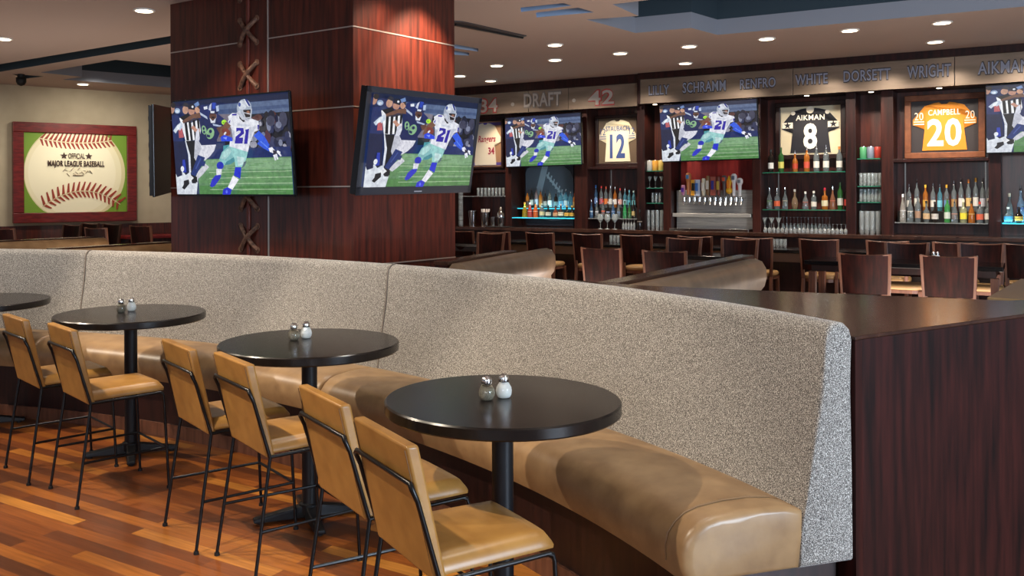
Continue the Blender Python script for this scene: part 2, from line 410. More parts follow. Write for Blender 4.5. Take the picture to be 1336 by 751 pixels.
for py in (-16, 42, 99, 152, 205, 258, 311, 364):
    z = H-(py-252)*hit(C0, dlf, 326).y/F
    lc = MB()
    for sgn, lift in ((1, .022), (-1, .036)):
        a0 = C0+dlf*(tm+.10)-C0; a1 = C0+dlf*(tm-.11)-C0
        pts = []
        for k_ in range(9):
            t = k_/8; p_ = a0*(1-t)+a1*t; n_ = nl*(lift*math.sin(PI*min(max(t, .0), 1))+.004)
            pts.append((p_.x+n_.x, p_.y+n_.y, z+sgn*(.10-.20*t)))
        lc.tube(pts, .019, 8)
    lc.build('leather_lace', 'lace', col, smooth=True)
    for sgn in (1, -1):
        for tt in (.10, -.11):
            a0 = C0+dlf*(tm+tt)-C0
            MB().cyl((a0.x, a0.y, z+sgn*.10), (a0.x+nl.x*.012, a0.y+nl.y*.012, z+sgn*.10), .028, n=12).build('eyelet', 'lace', col)
# ------------------------------------------------------------------ screen picture
quad = [(225.2, 131.6), (376.3, 119), (383.6, 254.2), (234, 254.2)]
def homog(src, dst):
    A = []; b = []
    for (x, y), (u, v) in zip(src, dst):
        A.append([x, y, 1, 0, 0, 0, -u*x, -u*y]); b.append(u)
        A.append([0, 0, 0, x, y, 1, -v*x, -v*y]); b.append(v)
    h = np.linalg.solve(np.array(A, float), np.array(b, float)); return np.append(h, 1).reshape(3, 3)
HQ = homog(quad, [(0, 1), (1, 1), (1, 0), (0, 0)])
ORG = {1: (222, 114), 2: (302, 114), 3: (222, 188), 4: (302, 188)}
def uvp(reg, pts):
    out = []
    for x, y in pts:
        q_ = HQ @ np.array([ORG[reg][0]+x/10.73, ORG[reg][1]+y/10.73, 1]); out.append((q_[0]/q_[2], q_[1]/q_[2]))
    return out
PIC = []
def pg(reg, c, *pts): PIC.append((lin(c), uvp(reg, pts)))
def raw(c, *pts): PIC.append((lin(c), list(pts)))
def ell(reg, c, cx, cy, rx, ry, a=0, n=16):
    ca, sa = math.cos(a), math.sin(a)
    pg(reg, c, *[(cx+rx*math.cos(2*PI*i/n)*ca-ry*math.sin(2*PI*i/n)*sa, cy+rx*math.cos(2*PI*i/n)*sa+ry*math.sin(2*PI*i/n)*ca) for i in range(n)])
def limb(reg, c, pts, ws):
    L_, R_ = [], []
    for i, p_ in enumerate(pts):
        a0 = pts[max(0, i-1)]; b0 = pts[min(len(pts)-1, i+1)]
        dx, dy = b0[0]-a0[0], b0[1]-a0[1]; l_ = math.hypot(dx, dy); nx, ny = -dy/l_, dx/l_
        L_.append((p_[0]+nx*ws[i], p_[1]+ny*ws[i])); R_.append((p_[0]-nx*ws[i], p_[1]-ny*ws[i]))
    pg(reg, c, *(L_+R_[::-1]))
NAVY = (22, 38, 92)
raw((28, 44, 88), (0, 0), (1, 0), (1, 1), (0, 1))
raw((14, 28, 62), (0, .95), (1, .93), (1, 1), (0, 1))
raw((86, 104, 138), (.32, .80), (1, .80), (1, .93), (.3, .93))
raw((66, 84, 122), (.32, .83), (1, .85), (1, .88), (.3, .88))
raw((22, 22, 30), (.45, .42), (1, .42), (1, .81), (.45, .81))
raw((118, 112, 124), (.36, .55), (.56, .55), (.56, .82), (.36, .84))
rr = random.Random(3)
for i in range(70):
    cx, cy = .56+.44*rr.random(), .42+.37*rr.random(); w, h_ = .012+.025*rr.random(), .02+.06*rr.random()
    c = rr.choice([(30, 34, 60), (60, 62, 84), (150, 150, 165), (90, 66, 60), (26, 26, 34), (44, 50, 84), (120, 126, 150), (84, 50, 46), (20, 26, 50)])
    raw(c, *[(cx+w*math.cos(t*PI/4), cy+h_*math.sin(t*PI/4)) for t in range(8)])
raw((22, 40, 96), (.3, .36), (1, .36), (1, .47), (.3, .47))
raw((96, 140, 96), (.2, .0), (1, 0), (1, .37), (.2, .37))
raw((126, 164, 124), (.2, .25), (1, .25), (1, .36), (.2, .36))
raw((96, 142, 92), (.2, .12), (1, .12), (1, .22), (.2, .22))
raw((78, 130, 72), (.2, 0), (1, 0), (1, .09), (.2, .09))
for y_ in (.225, .165, .105, .045): raw((160, 190, 150), (.3, y_), (1, y_+.003), (1, y_+.011), (.3, y_+.008))
for i in range(60):
    x_, y_ = .25+.7*rr.random(), .34*rr.random(); raw(rr.choice([(84, 132, 80), (112, 154, 104), (122, 160, 112)]), (x_, y_), (x_+.08, y_+.002), (x_+.08, y_+.008), (x_, y_+.006))
# white sideline
pg(3, (214, 220, 228), (90, 380), (300, 400), (430, 420), (400, 720), (100, 720))
# background people left
limb(1, (20, 30, 70), [(60, 360), (90, 600), (110, 780)], [70, 80, 70]); pg(3, (22, 30, 66), (50, -50), (240, -50), (300, 400), (250, 440), (190, 360), (200, 440), (130, 470), (100, 400))
ell(1, (176, 132, 112), 55, 280, 34, 75); ell(1, (40, 34, 34), 70, 235, 34, 40)
pg(1, (30, 44, 96), (20, 400), (120, 370), (190, 420), (210, 751), (40, 751))
ell(1, (150, 170, 200), 130, 315, 40, 40); ell(1, (214, 224, 236), 128, 322, 24, 22)
ell(1, (190, 148, 126), 245, 300, 42, 62); pg(1, (44, 44, 54), (195, 250), (240, 190), (290, 220), (280, 265), (230, 250))
limb(1, (180, 90, 96), [(170, 560), (190, 700)], [26, 34])
pg(1, (238, 240, 244), (160, 420), (290, 350), (300, 500), (440, 440), (480, 720), (250, 751))
for x_ in (0, 60, 120, 180): pg(1, (16, 18, 24), (228+x_, 460-x_*.15), (262+x_, 440), (300+x_*.9, 740), (262+x_, 740))
pg(1, (20, 20, 26), (165, 410), (290, 350), (330, 420), (230, 470))
ell(1, (186, 138, 118), 335, 320, 46, 56); ell(1, (26, 28, 44), 335, 255, 48, 42); ell(1, (220, 222, 230), 350, 258, 15, 18); pg(1, (26, 28, 44), (290, 270), (380, 285), (380, 305), (290, 290))
ell(1, (196, 150, 124), 420, 300, 38, 52); pg(1, (110, 140, 190), (370, 220), (430, 180), (450, 230), (400, 270)); pg(1, (60, 46, 44), (400, 250), (455, 245), (455, 300), (430, 270))
limb(1, (190, 140, 120), [(345, 540), (400, 600), (450, 590)], [26, 24, 22])
pg(3, (16, 18, 24), (245, -50), (380, -50), (400, 250), (420, 540), (340, 540), (310, 300))
pg(3, (220, 225, 235), (245, -50), (258, -50), (320, 160), (330, 400), (305, 400), (290, 160))
limb(3, (40, 60, 170), [(225, 220), (240, 400)], [18, 26]); ell(3, (230, 234, 240), 208, 350, 24, 40)
# tackling player in navy, number 39
pg(3, (190, 192, 204), (385, -50), (470, -50), (480, 120), (400, 240), (375, 190))            # far leg
limb(3, (205, 206, 214), [(560, 300), (470, 400), (420, 470)], [34, 40, 26]); limb(3, (34, 52, 110), [(500, 240), (495, 310)], [40, 26])
pg(3, (218, 218, 228), (440, 150), (480, 60), (460, -10), (690, -10), (660, 90), (600, 170), (530, 230), (490, 210))   # near thigh
pg(1, (212, 214, 226), (400, 620), (440, 560), (460, 751), (390, 751))
limb(3, (30, 50, 112), [(480, 170), (430, 300), (360, 440)], [54, 50, 34]); limb(3, (60, 80, 150), [(470, 200), (400, 350)], [10, 8])
pg(3, (226, 228, 232), (320, 430), (370, 480), (320, 530), (280, 490)); pg(3, (20, 22, 30), (230, 520), (300, 500), (310, 560), (240, 645), (205, 620), (230, 570)); pg(3, (24, 26, 36), (340, 520), (400, 510), (405, 555), (350, 555))
pg(1, (22, 34, 84), (450, 440), (590, 400), (720, 430), (800, 520), (740, 640), (690, 751), (450, 751), (470, 600))
pg(3, (22, 34, 84), (440, -55), (705, -55), (690, 5), (480, 14))
pg(1, (26, 40, 98), (455, 260), (520, 230), (600, 320), (600, 420), (460, 420)); pg(1, (180, 192, 214), (450, 330), (560, 400), (570, 440), (460, 370)); pg(1, (220, 226, 236), (512, 262), (560, 250), (570, 290), (520, 300)); pg(1, (28, 40, 96), (700, 350), (800, 430), (800, 520), (700, 470)); pg(1, (170, 184, 210), (640, 500), (770, 530), (760, 550), (650, 530))
ell(1, (132, 176, 132), 520, 590, 34, 66, -.2); ell(1, (22, 34, 84), 515, 570, 14, 22); ell(1, (22, 34, 84), 522, 620, 14, 20)
ell(1, (132, 176, 132), 608, 640, 56, 82, .2); ell(1, (22, 34, 84), 612, 610, 22, 26); pg(1, (22, 34, 84), (560, 650), (610, 670), (600, 700), (560, 690))
limb(1, (112, 78, 62), [(470, 380), (360, 395), (220, 480)], [40, 30, 20]); limb(1, (60, 52, 60), [(440, 420), (240, 490)], [10, 8])
pg(1, (196, 208, 224), (200, 470), (220, 540), (180, 600), (160, 570), (120, 640), (85, 600), (140, 520)); pg(1, (230, 236, 242), (150, 520), (190, 500), (170, 580), (110, 620))
ell(1, (30, 46, 108), 655, 290, 82, 92); pg(1, (196, 204, 222), (600, 240), (630, 205), (620, 320), (585, 300)); pg(1, (180, 196, 222), (690, 250), (730, 240), (735, 320), (700, 330)); pg(1, (40, 70, 180), (640, 200), (690, 200), (680, 290), (640, 290))
ell(1, (92, 60, 50), 648, 395, 50, 60); pg(1, (26, 34, 74), (600, 330), (720, 330), (720, 360), (600, 360)); pg(1, (224, 228, 236), (605, 420), (650, 465), (690, 420), (680, 490), (620, 490)); pg(1, (214, 220, 232), (615, 322), (675, 322), (670, 350), (618, 350))
pg(1, (30, 24, 28), (630, 400), (680, 400), (670, 425), (635, 425))
limb(1, (98, 66, 54), [(720, 600), (790, 560)], [44, 30]); ell(1, (180, 240, 60), 808, 482, 36, 36); ell(1, (120, 190, 50), 800, 486, 14, 14)
# ball carrier in white, number 21
limb(2, (48, 90, 220), [(400, 640), (480, 720), (560, 830)], [52, 50, 34])
limb(4, (48, 90, 220), [(440, -40), (520, 30), (590, 80)], [44, 36, 26]); limb(4, (96, 136, 240), [(460, -40), (560, 50)], [8, 6])
pg(4, (232, 232, 240), (570, 60), (620, 40), (660, 90), (640, 130), (590, 110)); pg(4, (44, 40, 60), (630, 80), (690, 100), (700, 150), (640, 150))
for e_ in ((745, 170, 700, 105), (700, 215, 672, 140), (670, 230, 650, 150), (735, 120, 690, 100)): limb(4, (230, 232, 242), [(e_[2], e_[3]), (e_[0], e_[1])], [16, 10])
pg(4, (70, 150, 160), (-60, 20), (60, 0), (110, 100), (100, 230), (0, 290), (-60, 260))
pg(3, (132, 188, 190), (740, 220), (780, 110), (880, 20), (966, 20), (966, 240), (900, 280), (800, 300)); pg(3, (170, 212, 210), (760, 200), (800, 110), (900, 40), (940, 60), (880, 160), (820, 220)); pg(3, (72, 140, 150), (840, 250), (966, 170), (966, 240), (900, 285), (820, 295))
pg(4, (150, 204, 202), (20, 20), (290, 90), (260, 220), (200, 320), (110, 320), (100, 220)); pg(4, (196, 226, 224), (130, 170), (240, 190), (230, 280), (150, 310)); pg(4, (90, 110, 120), (230, 250), (270, 240), (240, 310), (200, 340))
ell(3, (34, 46, 180), 756, 302, 50, 56); pg(3, (222, 224, 232), (700, 350), (780, 350), (770, 440), (705, 440)); pg(3, (40, 48, 190), (640, 500), (690, 440), (770, 430), (760, 480), (680, 590), (640, 610), (612, 590))
pg(4, (30, 46, 200), (110, 325), (195, 325), (180, 490), (90, 440)); pg(4, (236, 236, 244), (80, 440), (160, 500), (70, 640), (5, 610)); pg(4, (34, 44, 200), (-60, 640), (0, 605), (60, 640), (40, 715), (-70, 720)); ell(4, (90, 110, 240), -10, 670, 14, 26)
pg(2, (226, 228, 236), (70, 360), (150, 350), (230, 460), (340, 430), (440, 470), (450, 590), (380, 620), (330, 751), (90, 751), (60, 580), (10, 470))
pg(1, (226, 228, 236), (870, 400), (930, 350), (966, 350), (966, 560), (900, 520)); pg(4, (222, 224, 234), (40, -60), (330, -60), (290, 110), (30, 30))
pg(2, (190, 196, 212), (60, 580), (100, 600), (110, 751), (85, 751)); pg(2, (200, 204, 216), (300, 560), (420, 540), (360, 620), (330, 740)); pg(2, (200, 206, 220), (150, 500), (320, 520), (300, 545), (150, 530))
pg(2, (50, 40, 160), (20, 480), (48, 440), (40, 500)); pg(2, (50, 40, 160), (70, 365), (140, 360), (130, 385), (70, 385)); pg(2, (50, 40, 150), (425, 520), (448, 520), (448, 590), (430, 590))
B_ = (44, 34, 158)
pg(2, B_, (130, 560), (230, 565), (240, 640), (170, 700), (225, 700), (222, 751), (115, 751), (118, 690), (190, 630), (190, 605), (165, 600), (130, 620))
pg(4, B_, (110, -50), (220, -50), (218, -10), (108, -10))
pg(2, B_, (255, 590), (310, 575), (290, 751), (240, 751), (262, 620)); pg(4, B_, (245, -50), (290, -50), (285, -5), (238, -5))
limb(1, (116, 80, 62), [(880, 500), (800, 600), (770, 700)], [46, 40, 26]); ell(1, (124, 58, 48), 850, 620, 66, 46, .6); ell(1, (226, 226, 232), 832, 640, 14, 26, .6)
pg(1, (40, 70, 220), (770, 690), (820, 660), (930, 700), (940, 751), (780, 751)); pg(1, (130, 150, 240), (800, 700), (860, 690), (850, 730))
pg(2, (30, 26, 34), (170, 390), (260, 470), (230, 480), (180, 430))
ell(2, (170, 180, 196), 245, 290, 104, 138); ell(2, (206, 212, 222), 222, 240, 58, 66); ell(2, (60, 80, 150), 180, 230, 18, 30); ell(2, (224, 230, 238), 232, 245, 26, 22)
pg(2, (36, 50, 130), (250, 155), (285, 155), (335, 250), (310, 250)); pg(2, (236, 240, 244), (240, 152), (254, 155), (312, 262), (298, 262))
pg(2, (40, 32, 36), (215, 310), (340, 300), (340, 400), (300, 430), (240, 400)); ell(2, (150, 104, 84), 300, 345, 24, 26); limb(2, (196, 200, 210), [(220, 310), (260, 420), (330, 420)], [9, 9, 9]); limb(2, (196, 200, 210), [(222, 340), (340, 370)], [6, 6]); limb(2, (190, 196, 208), [(350, 290), (335, 440)], [8, 8]); limb(2, (196, 200, 212), [(160, 330), (230, 430), (320, 455)], [22, 20, 14])
def screen_mesh(w, h):
    mb = MB()
    for i, (c, pts) in enumerate(PIC):
        y = -.0002*i
        # clip to the screen rectangle
        poly = pts
        for axis, lim, sg in ((0, 0, 1), (0, 1, -1), (1, 0, 1), (1, 1, -1)):
            out = []
            for a0, b0 in zip(poly, poly[1:]+poly[:1]):
                ia = (a0[axis]-lim)*sg >= 0; ib = (b0[axis]-lim)*sg >= 0
                if ia: out.append(a0)
                if ia != ib:
                    t = (lim-a0[axis])/(b0[axis]-a0[axis]); out.append((a0[0]+(b0[0]-a0[0])*t, a0[1]+(b0[1]-a0[1])*t))
            poly = out
            if not poly: break
        if len(poly) < 3: continue
        vs = [((u-.5)*w, y, (v-.5)*h) for u, v in poly]
        try: tr = tessellate_polygon([[Vector((u, v, 0)) for u, v in poly]])
        except Exception: continue
        mb.add(vs, [tuple(t) for t in tr], c)
    return mb
def fit_tv(corners, Y, asp):
    """pose of a rectangle (width w, height w/asp) from four corner pixels TL TR BR BL at centre distance Y"""
    def model(q):
        X, Z, yaw, pit, rol, w = q
        R = Matrix.Rotation(yaw, 3, 'Z') @ Matrix.Rotation(pit, 3, 'X') @ Matrix.Rotation(rol, 3, 'Y')
        out = []
        for sx, sz in ((-1, 1), (1, 1), (1, -1), (-1, -1)):
            p_ = Vector((X, Y, Z)) + R @ Vector((sx*w/2, 0, sz*w/asp/2)); out += list(proj(p_))
        return np.array(out)
    tgt = np.array([c for p_ in corners for c in p_], float)
    cx, cy = tgt[0::2].mean(), tgt[1::2].mean(); c = P(cx, cy, Y)
    best = None
    for y0 in (-.7, .0, .7):
        q = np.array([c.x, c.z, y0, .1, 0, .9*abs(tgt[2]-tgt[0])*Y/F])
        for _ in range(60):
            r = model(q)-tgt; J = np.zeros((8, 6))
            for i in range(6):
                dq = q.copy(); dq[i] += 1e-5; J[:, i] = (model(dq)-tgt-r)/1e-5
            W = np.eye(6)*1e-3; W[4, 4] = 400
            reg = np.zeros(6); reg[4] = q[4]*400
            q = q - np.linalg.solve(J.T@J+W, J.T@r+reg)
        e = float((r**2).sum())
        if best is None or e < best[0]: best = (e, q)
    return best
def make_tv(corners, Y, label, asp=1.74, bez=.012, depth=.05, grey=False, pose=None):
    if pose: (X, Y, Z), yaw, pit, rol, w = pose; q = [0]*6; e = 0
    else:
        e, q = fit_tv(corners, Y, asp); X, Z, yaw, pit, rol, w = q
    h = w/asp
    print('TV fit', label, 'err', round(e, 1), [round(float(v), 3) for v in q])
    t = thing('television', label, 'television', (X, Y, Z), 0, 'wall televisions showing the football game')
    t.rotation_euler = (Matrix.Rotation(yaw, 3, 'Z') @ Matrix.Rotation(pit, 3, 'X') @ Matrix.Rotation(rol, 3, 'Y')).to_euler()
    w2, h2 = w/2, h/2
    fb = MB().box(-w2, w2, 0, .008, h2-bez, h2).box(-w2, w2, 0, .008, -h2, -h2+bez*1.4).box(-w2, -w2+bez, 0, .008, -h2, h2).box(w2-bez, w2, 0, .008, -h2, h2)
    fb.build('bezel', 'bezel_grey' if grey else 'bezel', t, bevel=.002)
    MB().box(-w2+.003, w2-.003, .008, depth, -h2+.003, h2-.003).build('housing', 'bezel', t, bevel=.004)
    s = screen_mesh(w-2*bez, h-2.4*bez); so = s.build('screen', 'screen', t); so.location = (0, .0072+.0 , bez*.2)
    so.location = (0, .02, bez*.2) if False else (0, .0275-.0205, bez*.2)
    bk = MB().box(-.16, .16, depth, depth+.04, -.14, .14)
    bk.build('wall_bracket', 'black_matt', t, bevel=.004)
    return t, q
p_l = hit(C0, dlf, 305).y
t1, q1 = make_tv([(224.5, 131), (376.6, 117.8), (385.6, 255.8), (233, 255.8)], p_l-.33, 'large thin television on the left face of the walnut column', depth=.03)
p_r = C0.y+.25
t2, q2 = make_tv([(481, 111.6), (628.6, 128), (614.5, 251), (463.5, 255)], p_r-.25, 'television with thick grey bezel on the right face of the walnut column', bez=.045, depth=.07, grey=True)
MB().box(-.045, .045, -.002, -.0005, -q2[5]/1.74/2+.017, -q2[5]/1.74/2+.025).build('maker_mark', ofcol((190, 190, 195)), t2)
make_tv([(859.5, 137.5), (988.6, 127.5), (990.7, 207.8), (864.8, 211.6)], 12.55, 'television mounted above the beer taps', asp=1.7)
make_tv([(659, 153.3), (757.8, 145.8), (759.7, 215.3), (661, 218.6)], BW(BP(708, 180)[0], .2).y, 'television above the dark football picture, left of the cream jersey', asp=1.7)
_s = BP(1287, 155, .14)[0]+.70; _c = BW(_s, .16, (BP(1287, 111, .14)[1]+BP(1288, 201, .14)[1])/2)
make_tv(None, 0, 'television cut off by the right edge of the photo, beside the orange jersey', asp=1.7, pose=(_c, -.60, .06, 0, 1.42))
# the third column television, seen from its edge
tvb = thing('television', 'dark television seen edge-on at the left side of the column', 'television', P(211, 196, 8.6), 0, 'wall televisions showing the football game')
tvb.rotation_euler = (0, math.radians(-3), math.radians(97)); h2 = .41
MB().box(-.42, .42, .0, .03, -h2, h2).build('housing', 'bezel', tvb, bevel=.004)
MB().box(-.44, .44, -.02, .0, -h2-.01, h2+.01).build('bezel', 'bezel', tvb, bevel=.004)
for i in range(6): MB().box(-.36, .36, .03, .045, -.33+i*.12, -.29+i*.12).build('vent_rib', 'bezel_grey', tvb)
# ------------------------------------------------------------------ baseball picture
def on_left(px, py, d=.0):
    r = ray(px, py); c = Vector((0, 0, H)); o = LW0+LN*d
    t = (o-c).dot(LN)/r.dot(LN); p_ = c+r*t; return (p_-LW0).dot(LE), p_.z
s0, zt = on_left(15, 159); s1, zt2 = on_left(175.5, 165); _, zb = on_left(15, 291.5); _, zb2 = on_left(175.5, 287)
zt = (zt+zt2)/2; zb = (zb+zb2)/2
cx = (s0+s1)/2; cz = (zt+zb)/2; W_, H_ = s1-s0, zt-zb
loc = LW0+LE*cx+Vector((0, 0, cz))+LN*.08
bp_ = thing('baseball_picture', 'large framed baseball picture in a mahogany frame on the cream wall', 'picture', loc, LROT)
fw = .16
fr = MB()
for (a0, a1, b0, b1) in ((-W_/2, W_/2, H_/2-fw, H_/2), (-W_/2, W_/2, -H_/2, -H_/2+fw), (-W_/2, -W_/2+fw, -H_/2+fw, H_/2-fw), (W_/2-fw, W_/2, -H_/2+fw, H_/2-fw)):
    fr.box(a0, a1, -.03, .07, b0, b1)
fr.build('frame', 'mahogany', bp_, bevel=.008)
iw, ih = W_/2-fw, H_/2-fw
pm = MB(); lay = [0]
def pl(c, pts):
    lay[0] += 1; pm.plate([(max(-iw, min(iw, x)), max(-ih, min(ih, z))) for x, z in pts], -.00015*lay[0], 0.02, lin(c))
pl((112, 150, 44), [(-iw, -ih), (iw, -ih), (iw, ih), (-iw, ih)])
def clipball(r, cxx, n=64): return [(cxx+r*math.cos(2*PI*i/n), r*math.sin(2*PI*i/n)) for i in range(n)]
R_ = iw*.985
pl((214, 206, 160), clipball(R_*1.0, -.015)); pl((232, 226, 192), clipball(R_*.955, -.04)); pl((238, 233, 204), clipball(R_*.86, -.06))
def stitches(fn, n, up):
    pl((206, 196, 158), [(fn(t/30)[0], fn(t/30)[1]+.006) for t in range(31)]+[(fn(t/30)[0], fn(t/30)[1]-.006) for t in range(30, -1, -1)])
    for i in range(n):
        t = (i+.5)/n; x, z = fn(t); x2, z2 = fn(min(1, t+.01)); l_ = math.hypot(x2-x, z2-z) or 1; tx, tz = (x2-x)/l_, (z2-z)/l_; nx, nz = -tz, tx
        for sg in (1, -1):
            L0 = .19*H_/1.6 if sg > 0 else .13*H_/1.6
            ax, az = x+nx*.008*sg, z+nz*.008*sg; bx, bz = x+nx*L0*sg*.8+tx*.05, z+nz*L0*sg*.8+tz*.05
            pl((150, 58, 40), [(ax-tx*.024, az-tz*.024), (ax+tx*.022, az+tz*.022), (bx+tx*.010, bz+tz*.010), (bx-tx*.012, bz-tz*.012)])
def top_arc(t): x = -iw*.72+iw*1.42*t; return (x, ih*.93-.30*ih*(1-((x+.0)/iw/.95)**2)*.55-.0)
def bot_arc(t): x = -iw*.66+iw*1.52*t; return (x, -ih*.98+ih*.52*(1-((x-iw*.12)/(iw*.9))**2))
stitches(top_arc, 17, 1); stitches(bot_arc, 17, 1)
def star(cx_, cz_, r): pl((60, 40, 32), [(cx_+(r if i % 2 == 0 else r*.42)*math.sin(i*PI/5), cz_+(r if i % 2 == 0 else r*.42)*math.cos(i*PI/5)) for i in range(10)])
star(-iw*.25, ih*.43, .06); star(iw*.23, ih*.43, .06)
for i in range(14):
    x = -iw*.28+i*iw*.04; z = ih*.03+.03*math.sin(i*2.1); pl((130, 112, 84), [(x, z), (x+.008, z), (x+.05, z+.05*math.cos(i*1.7)), (x+.042, z+.05*math.cos(i*1.7))])
pl((110, 90, 66), [(-iw*.08, -ih*.07), (iw*.12, -ih*.07), (iw*.12, -ih*.055), (-iw*.08, -ih*.055)])
po = pm.build('picture', 'print', bp_)
dk = mat('print_ink', (58, 38, 30), .6)
zz = -.00015*lay[0]-.001
text_obj('OFFICIAL', -iw*.17, iw*.15, ih*.36, ih*.50, zz, dk, bp_, .001, .02)
text_obj('MAJOR LEAGUE BASEBALL', -iw*.56, iw*.54, ih*.12, ih*.31, zz, dk, bp_, .001, .035)
# ------------------------------------------------------------------ banquette
ZT = 1.23
TOPS = [(1114, 421), (968, 397), (860, 377.5), (769, 367), (664, 357.5), (580, 349.8), (496, 343.2), (430, 338.3), (340, 333), (222, 328.6), (125, 326.3), (0, 324.7), (-160, 324)]
pts = [PZ(x, y, ZT) for x, y in TOPS]
# smooth fit: x(t), y(t) polynomials over chord length
cum = [0]
for a0, b0 in zip(pts, pts[1:]): cum.append(cum[-1]+(b0-a0).length)
tt_ = np.array(cum)/cum[-1]
fx = np.polyfit(tt_, [p_.x for p_ in pts], 4); fy = np.polyfit(tt_, [p_.y for p_ in pts], 4)
def RC(t): return Vector((np.polyval(fx, t), np.polyval(fy, t), 0))
def RN(t):
    d = RC(t+.002)-RC(t-.002); d.normalize(); n_ = Vector((-d.y, d.x, 0))
    return n_ if (n_.x < 0 or n_.y < 0) and n_.dot(Vector((-.7, -.7, 0))) > 0 else -n_
def t_at(px):
    return min(np.linspace(-.02, 1.02, 1041), key=lambda t: abs(proj((RC(t).x, RC(t).y, ZT))[0]-px))
print('banquette pts', [(round(p_.x, 2), round(p_.y, 2)) for p_ in pts]); print('seams', t_at(523), t_at(125))
tS = [0.0, float(t_at(522)), float(t_at(124)), 1.0]
def loft(ta, tb, prof, n, gap=0.0, cap=True):
    mb = MB(); m = len(prof); L_ = cum[-1]
    ts = [ta+(tb-ta)*i/n for i in range(n+1)]
    for i, t in enumerate(ts):
        c, nn = RC(t), RN(t)
        for q, z in prof: mb.v.append((c.x+nn.x*q, c.y+nn.y*q, z))
    for i in range(n):
        for j in range(m):
            k = (j+1) % m; mb.f.append((i*m+j, i*m+k, (i+1)*m+k, (i+1)*m+j)); mb.c.append(None)
    if cap:
        mb.f.append(tuple(range(m))); mb.c.append(None); mb.f.append(tuple(range(n*m+m-1, n*m-1, -1))); mb.c.append(None)
    return mb
def puff(ta, tb, prof, n, rnd=.03):
    """loft whose first and last rings shrink a little, for soft upholstered ends"""
    mb = MB(); m = len(prof); L_ = cum[-1]
    cq = sum(p_[0] for p_ in prof)/m; cz_ = sum(p_[1] for p_ in prof)/m
    st = []
    e = rnd/L_
    for k in range(5): a = k/4*PI/2; st.append((ta+e*(1-math.sin(a)), rnd*(1-math.cos(PI/2-a)) if False else rnd*(1-math.sin(a))))
    st = [(ta+e*(1-math.cos(k/4*PI/2)), rnd*(1-math.sin(k/4*PI/2))) for k in range(5)]
    mid = [(ta+e+(tb-ta-2*e)*i/n, 0) for i in range(1, n)]
    en = [(tb-e*(1-math.cos(k/4*PI/2)), rnd*(1-math.sin(k/4*PI/2))) for k in range(4, -1, -1)]
    rings = st+mid+en
    for t, ins in rings:
        c, nn = RC(t), RN(t)
        for q, z in prof:
            dq, dz = q-cq, z-cz_; r_ = math.hypot(dq, dz); f_ = max(0, (r_-ins*1.1)/r_)
            qq, zz_ = cq+dq*f_, cz_+dz*f_
            mb.v.append((c.x+nn.x*qq, c.y+nn.y*qq, zz_))
    R = len(rings)
    for i in range(R-1):
        for j in range(m):
            k = (j+1) % m; mb.f.append((i*m+j, i*m+k, (i+1)*m+k, (i+1)*m+j)); mb.c.append(None)
    mb.f.append(tuple(range(m))); mb.c.append(None); mb.f.append(tuple(range(R*m-1, (R-1)*m-1, -1))); mb.c.append(None)
    return mb
back_prof = [(0, .40), (0, .7), (0, 1.0), (.0, 1.17)]
for k in range(7):
    a = PI-k/6*PI; back_prof.append((.055+.055*math.cos(a), 1.185+.05*math.sin(a)))
back_prof += [(.13, 1.0), (.165, .8), (.195, .62), (.215, .52), (.218, .40)]
seat_prof = [(.21, .40), (.19, .52), (.195, .595), (.25, .612), (.35, .622), (.45, .622), (.55, .612), (.60, .597), (.635, .572), (.66, .54), (.67, .50), (.668, .45), (.65, .40)]
bq = thing('banquette', 'long curved banquette with grey tweed back and brown leather seat', 'banquette', (0, 0, 0))
for i in range(3):
    a0, b0 = tS[i], tS[i+1]
    puff(a0, b0, back_prof, 26 if i < 2 else 14, .022).build('backrest', 'tweed', bq, smooth=True, angle=60)
    puff(a0, b0, seat_prof, 26 if i < 2 else 14, .035).build('seat_cushion', 'leather', bq, smooth=True, angle=60)
    if i:
        path = [RC(a0)+RN(a0)*q+Vector((0, 0, z)) for q, z in back_prof[4:-1]]
        MB().tube(path, .005, 6).build('seam_piping', 'piping', bq, smooth=True)
    # stitched line along the seat front and end
loft(tS[0]+.008, 1, [(.02, 0), (.02, .40), (.56, .40), (.56, .0)], 50).build('plinth', 'walnut_dark', bq)
loft(tS[0]+.006, 1, [(.56, 0), (.56, .09), (.575, .09), (.575, 0)], 50).build('kick_strip', 'chair_wood', bq)
sp = [RC(.0155)+RN(.0155)*q+Vector((0, 0, z)) for q, z in [(.22, .602), (.26, .616), (.35, .626), (.45, .626), (.55, .616), (.60, .601), (.638, .574), (.664, .54), (.674, .50), (.672, .45)]]
MB().tube(sp, .0028, 6).build('seam_piping', mat('seam_thread', (120, 92, 62), .5), bq, smooth=True)
# ------------------------------------------------------------------ dark walnut partition behind the banquette
ZP = 1.18
pa = PZ(1125.4, 437.2, ZP); pr = PZ(1336, 409.5, ZP); pr2 = pa+(pr-pa)*1.6
pb1 = PZ(1336, 396, ZP); dirb = BE.copy(); pb2 = pb1+dirb*.9
line = [RC(t)-RN(t)*.02 for t in np.linspace(.004, t_at(600), 24)]
def isect(p_, d_, q_, e_):
    A = np.array([[d_.x, -e_.x], [d_.y, -e_.y]]); s_ = np.linalg.solve(A, [q_.x-p_.x, q_.y-p_.y]); return p_+d_*s_[0]
far_r = isect(pb1, dirb, pa, (pr-pa))
if (far_r-pa).length > 4: far_r = pb1+dirb*.5
front = [Vector((pa.x, pa.y, 0))]
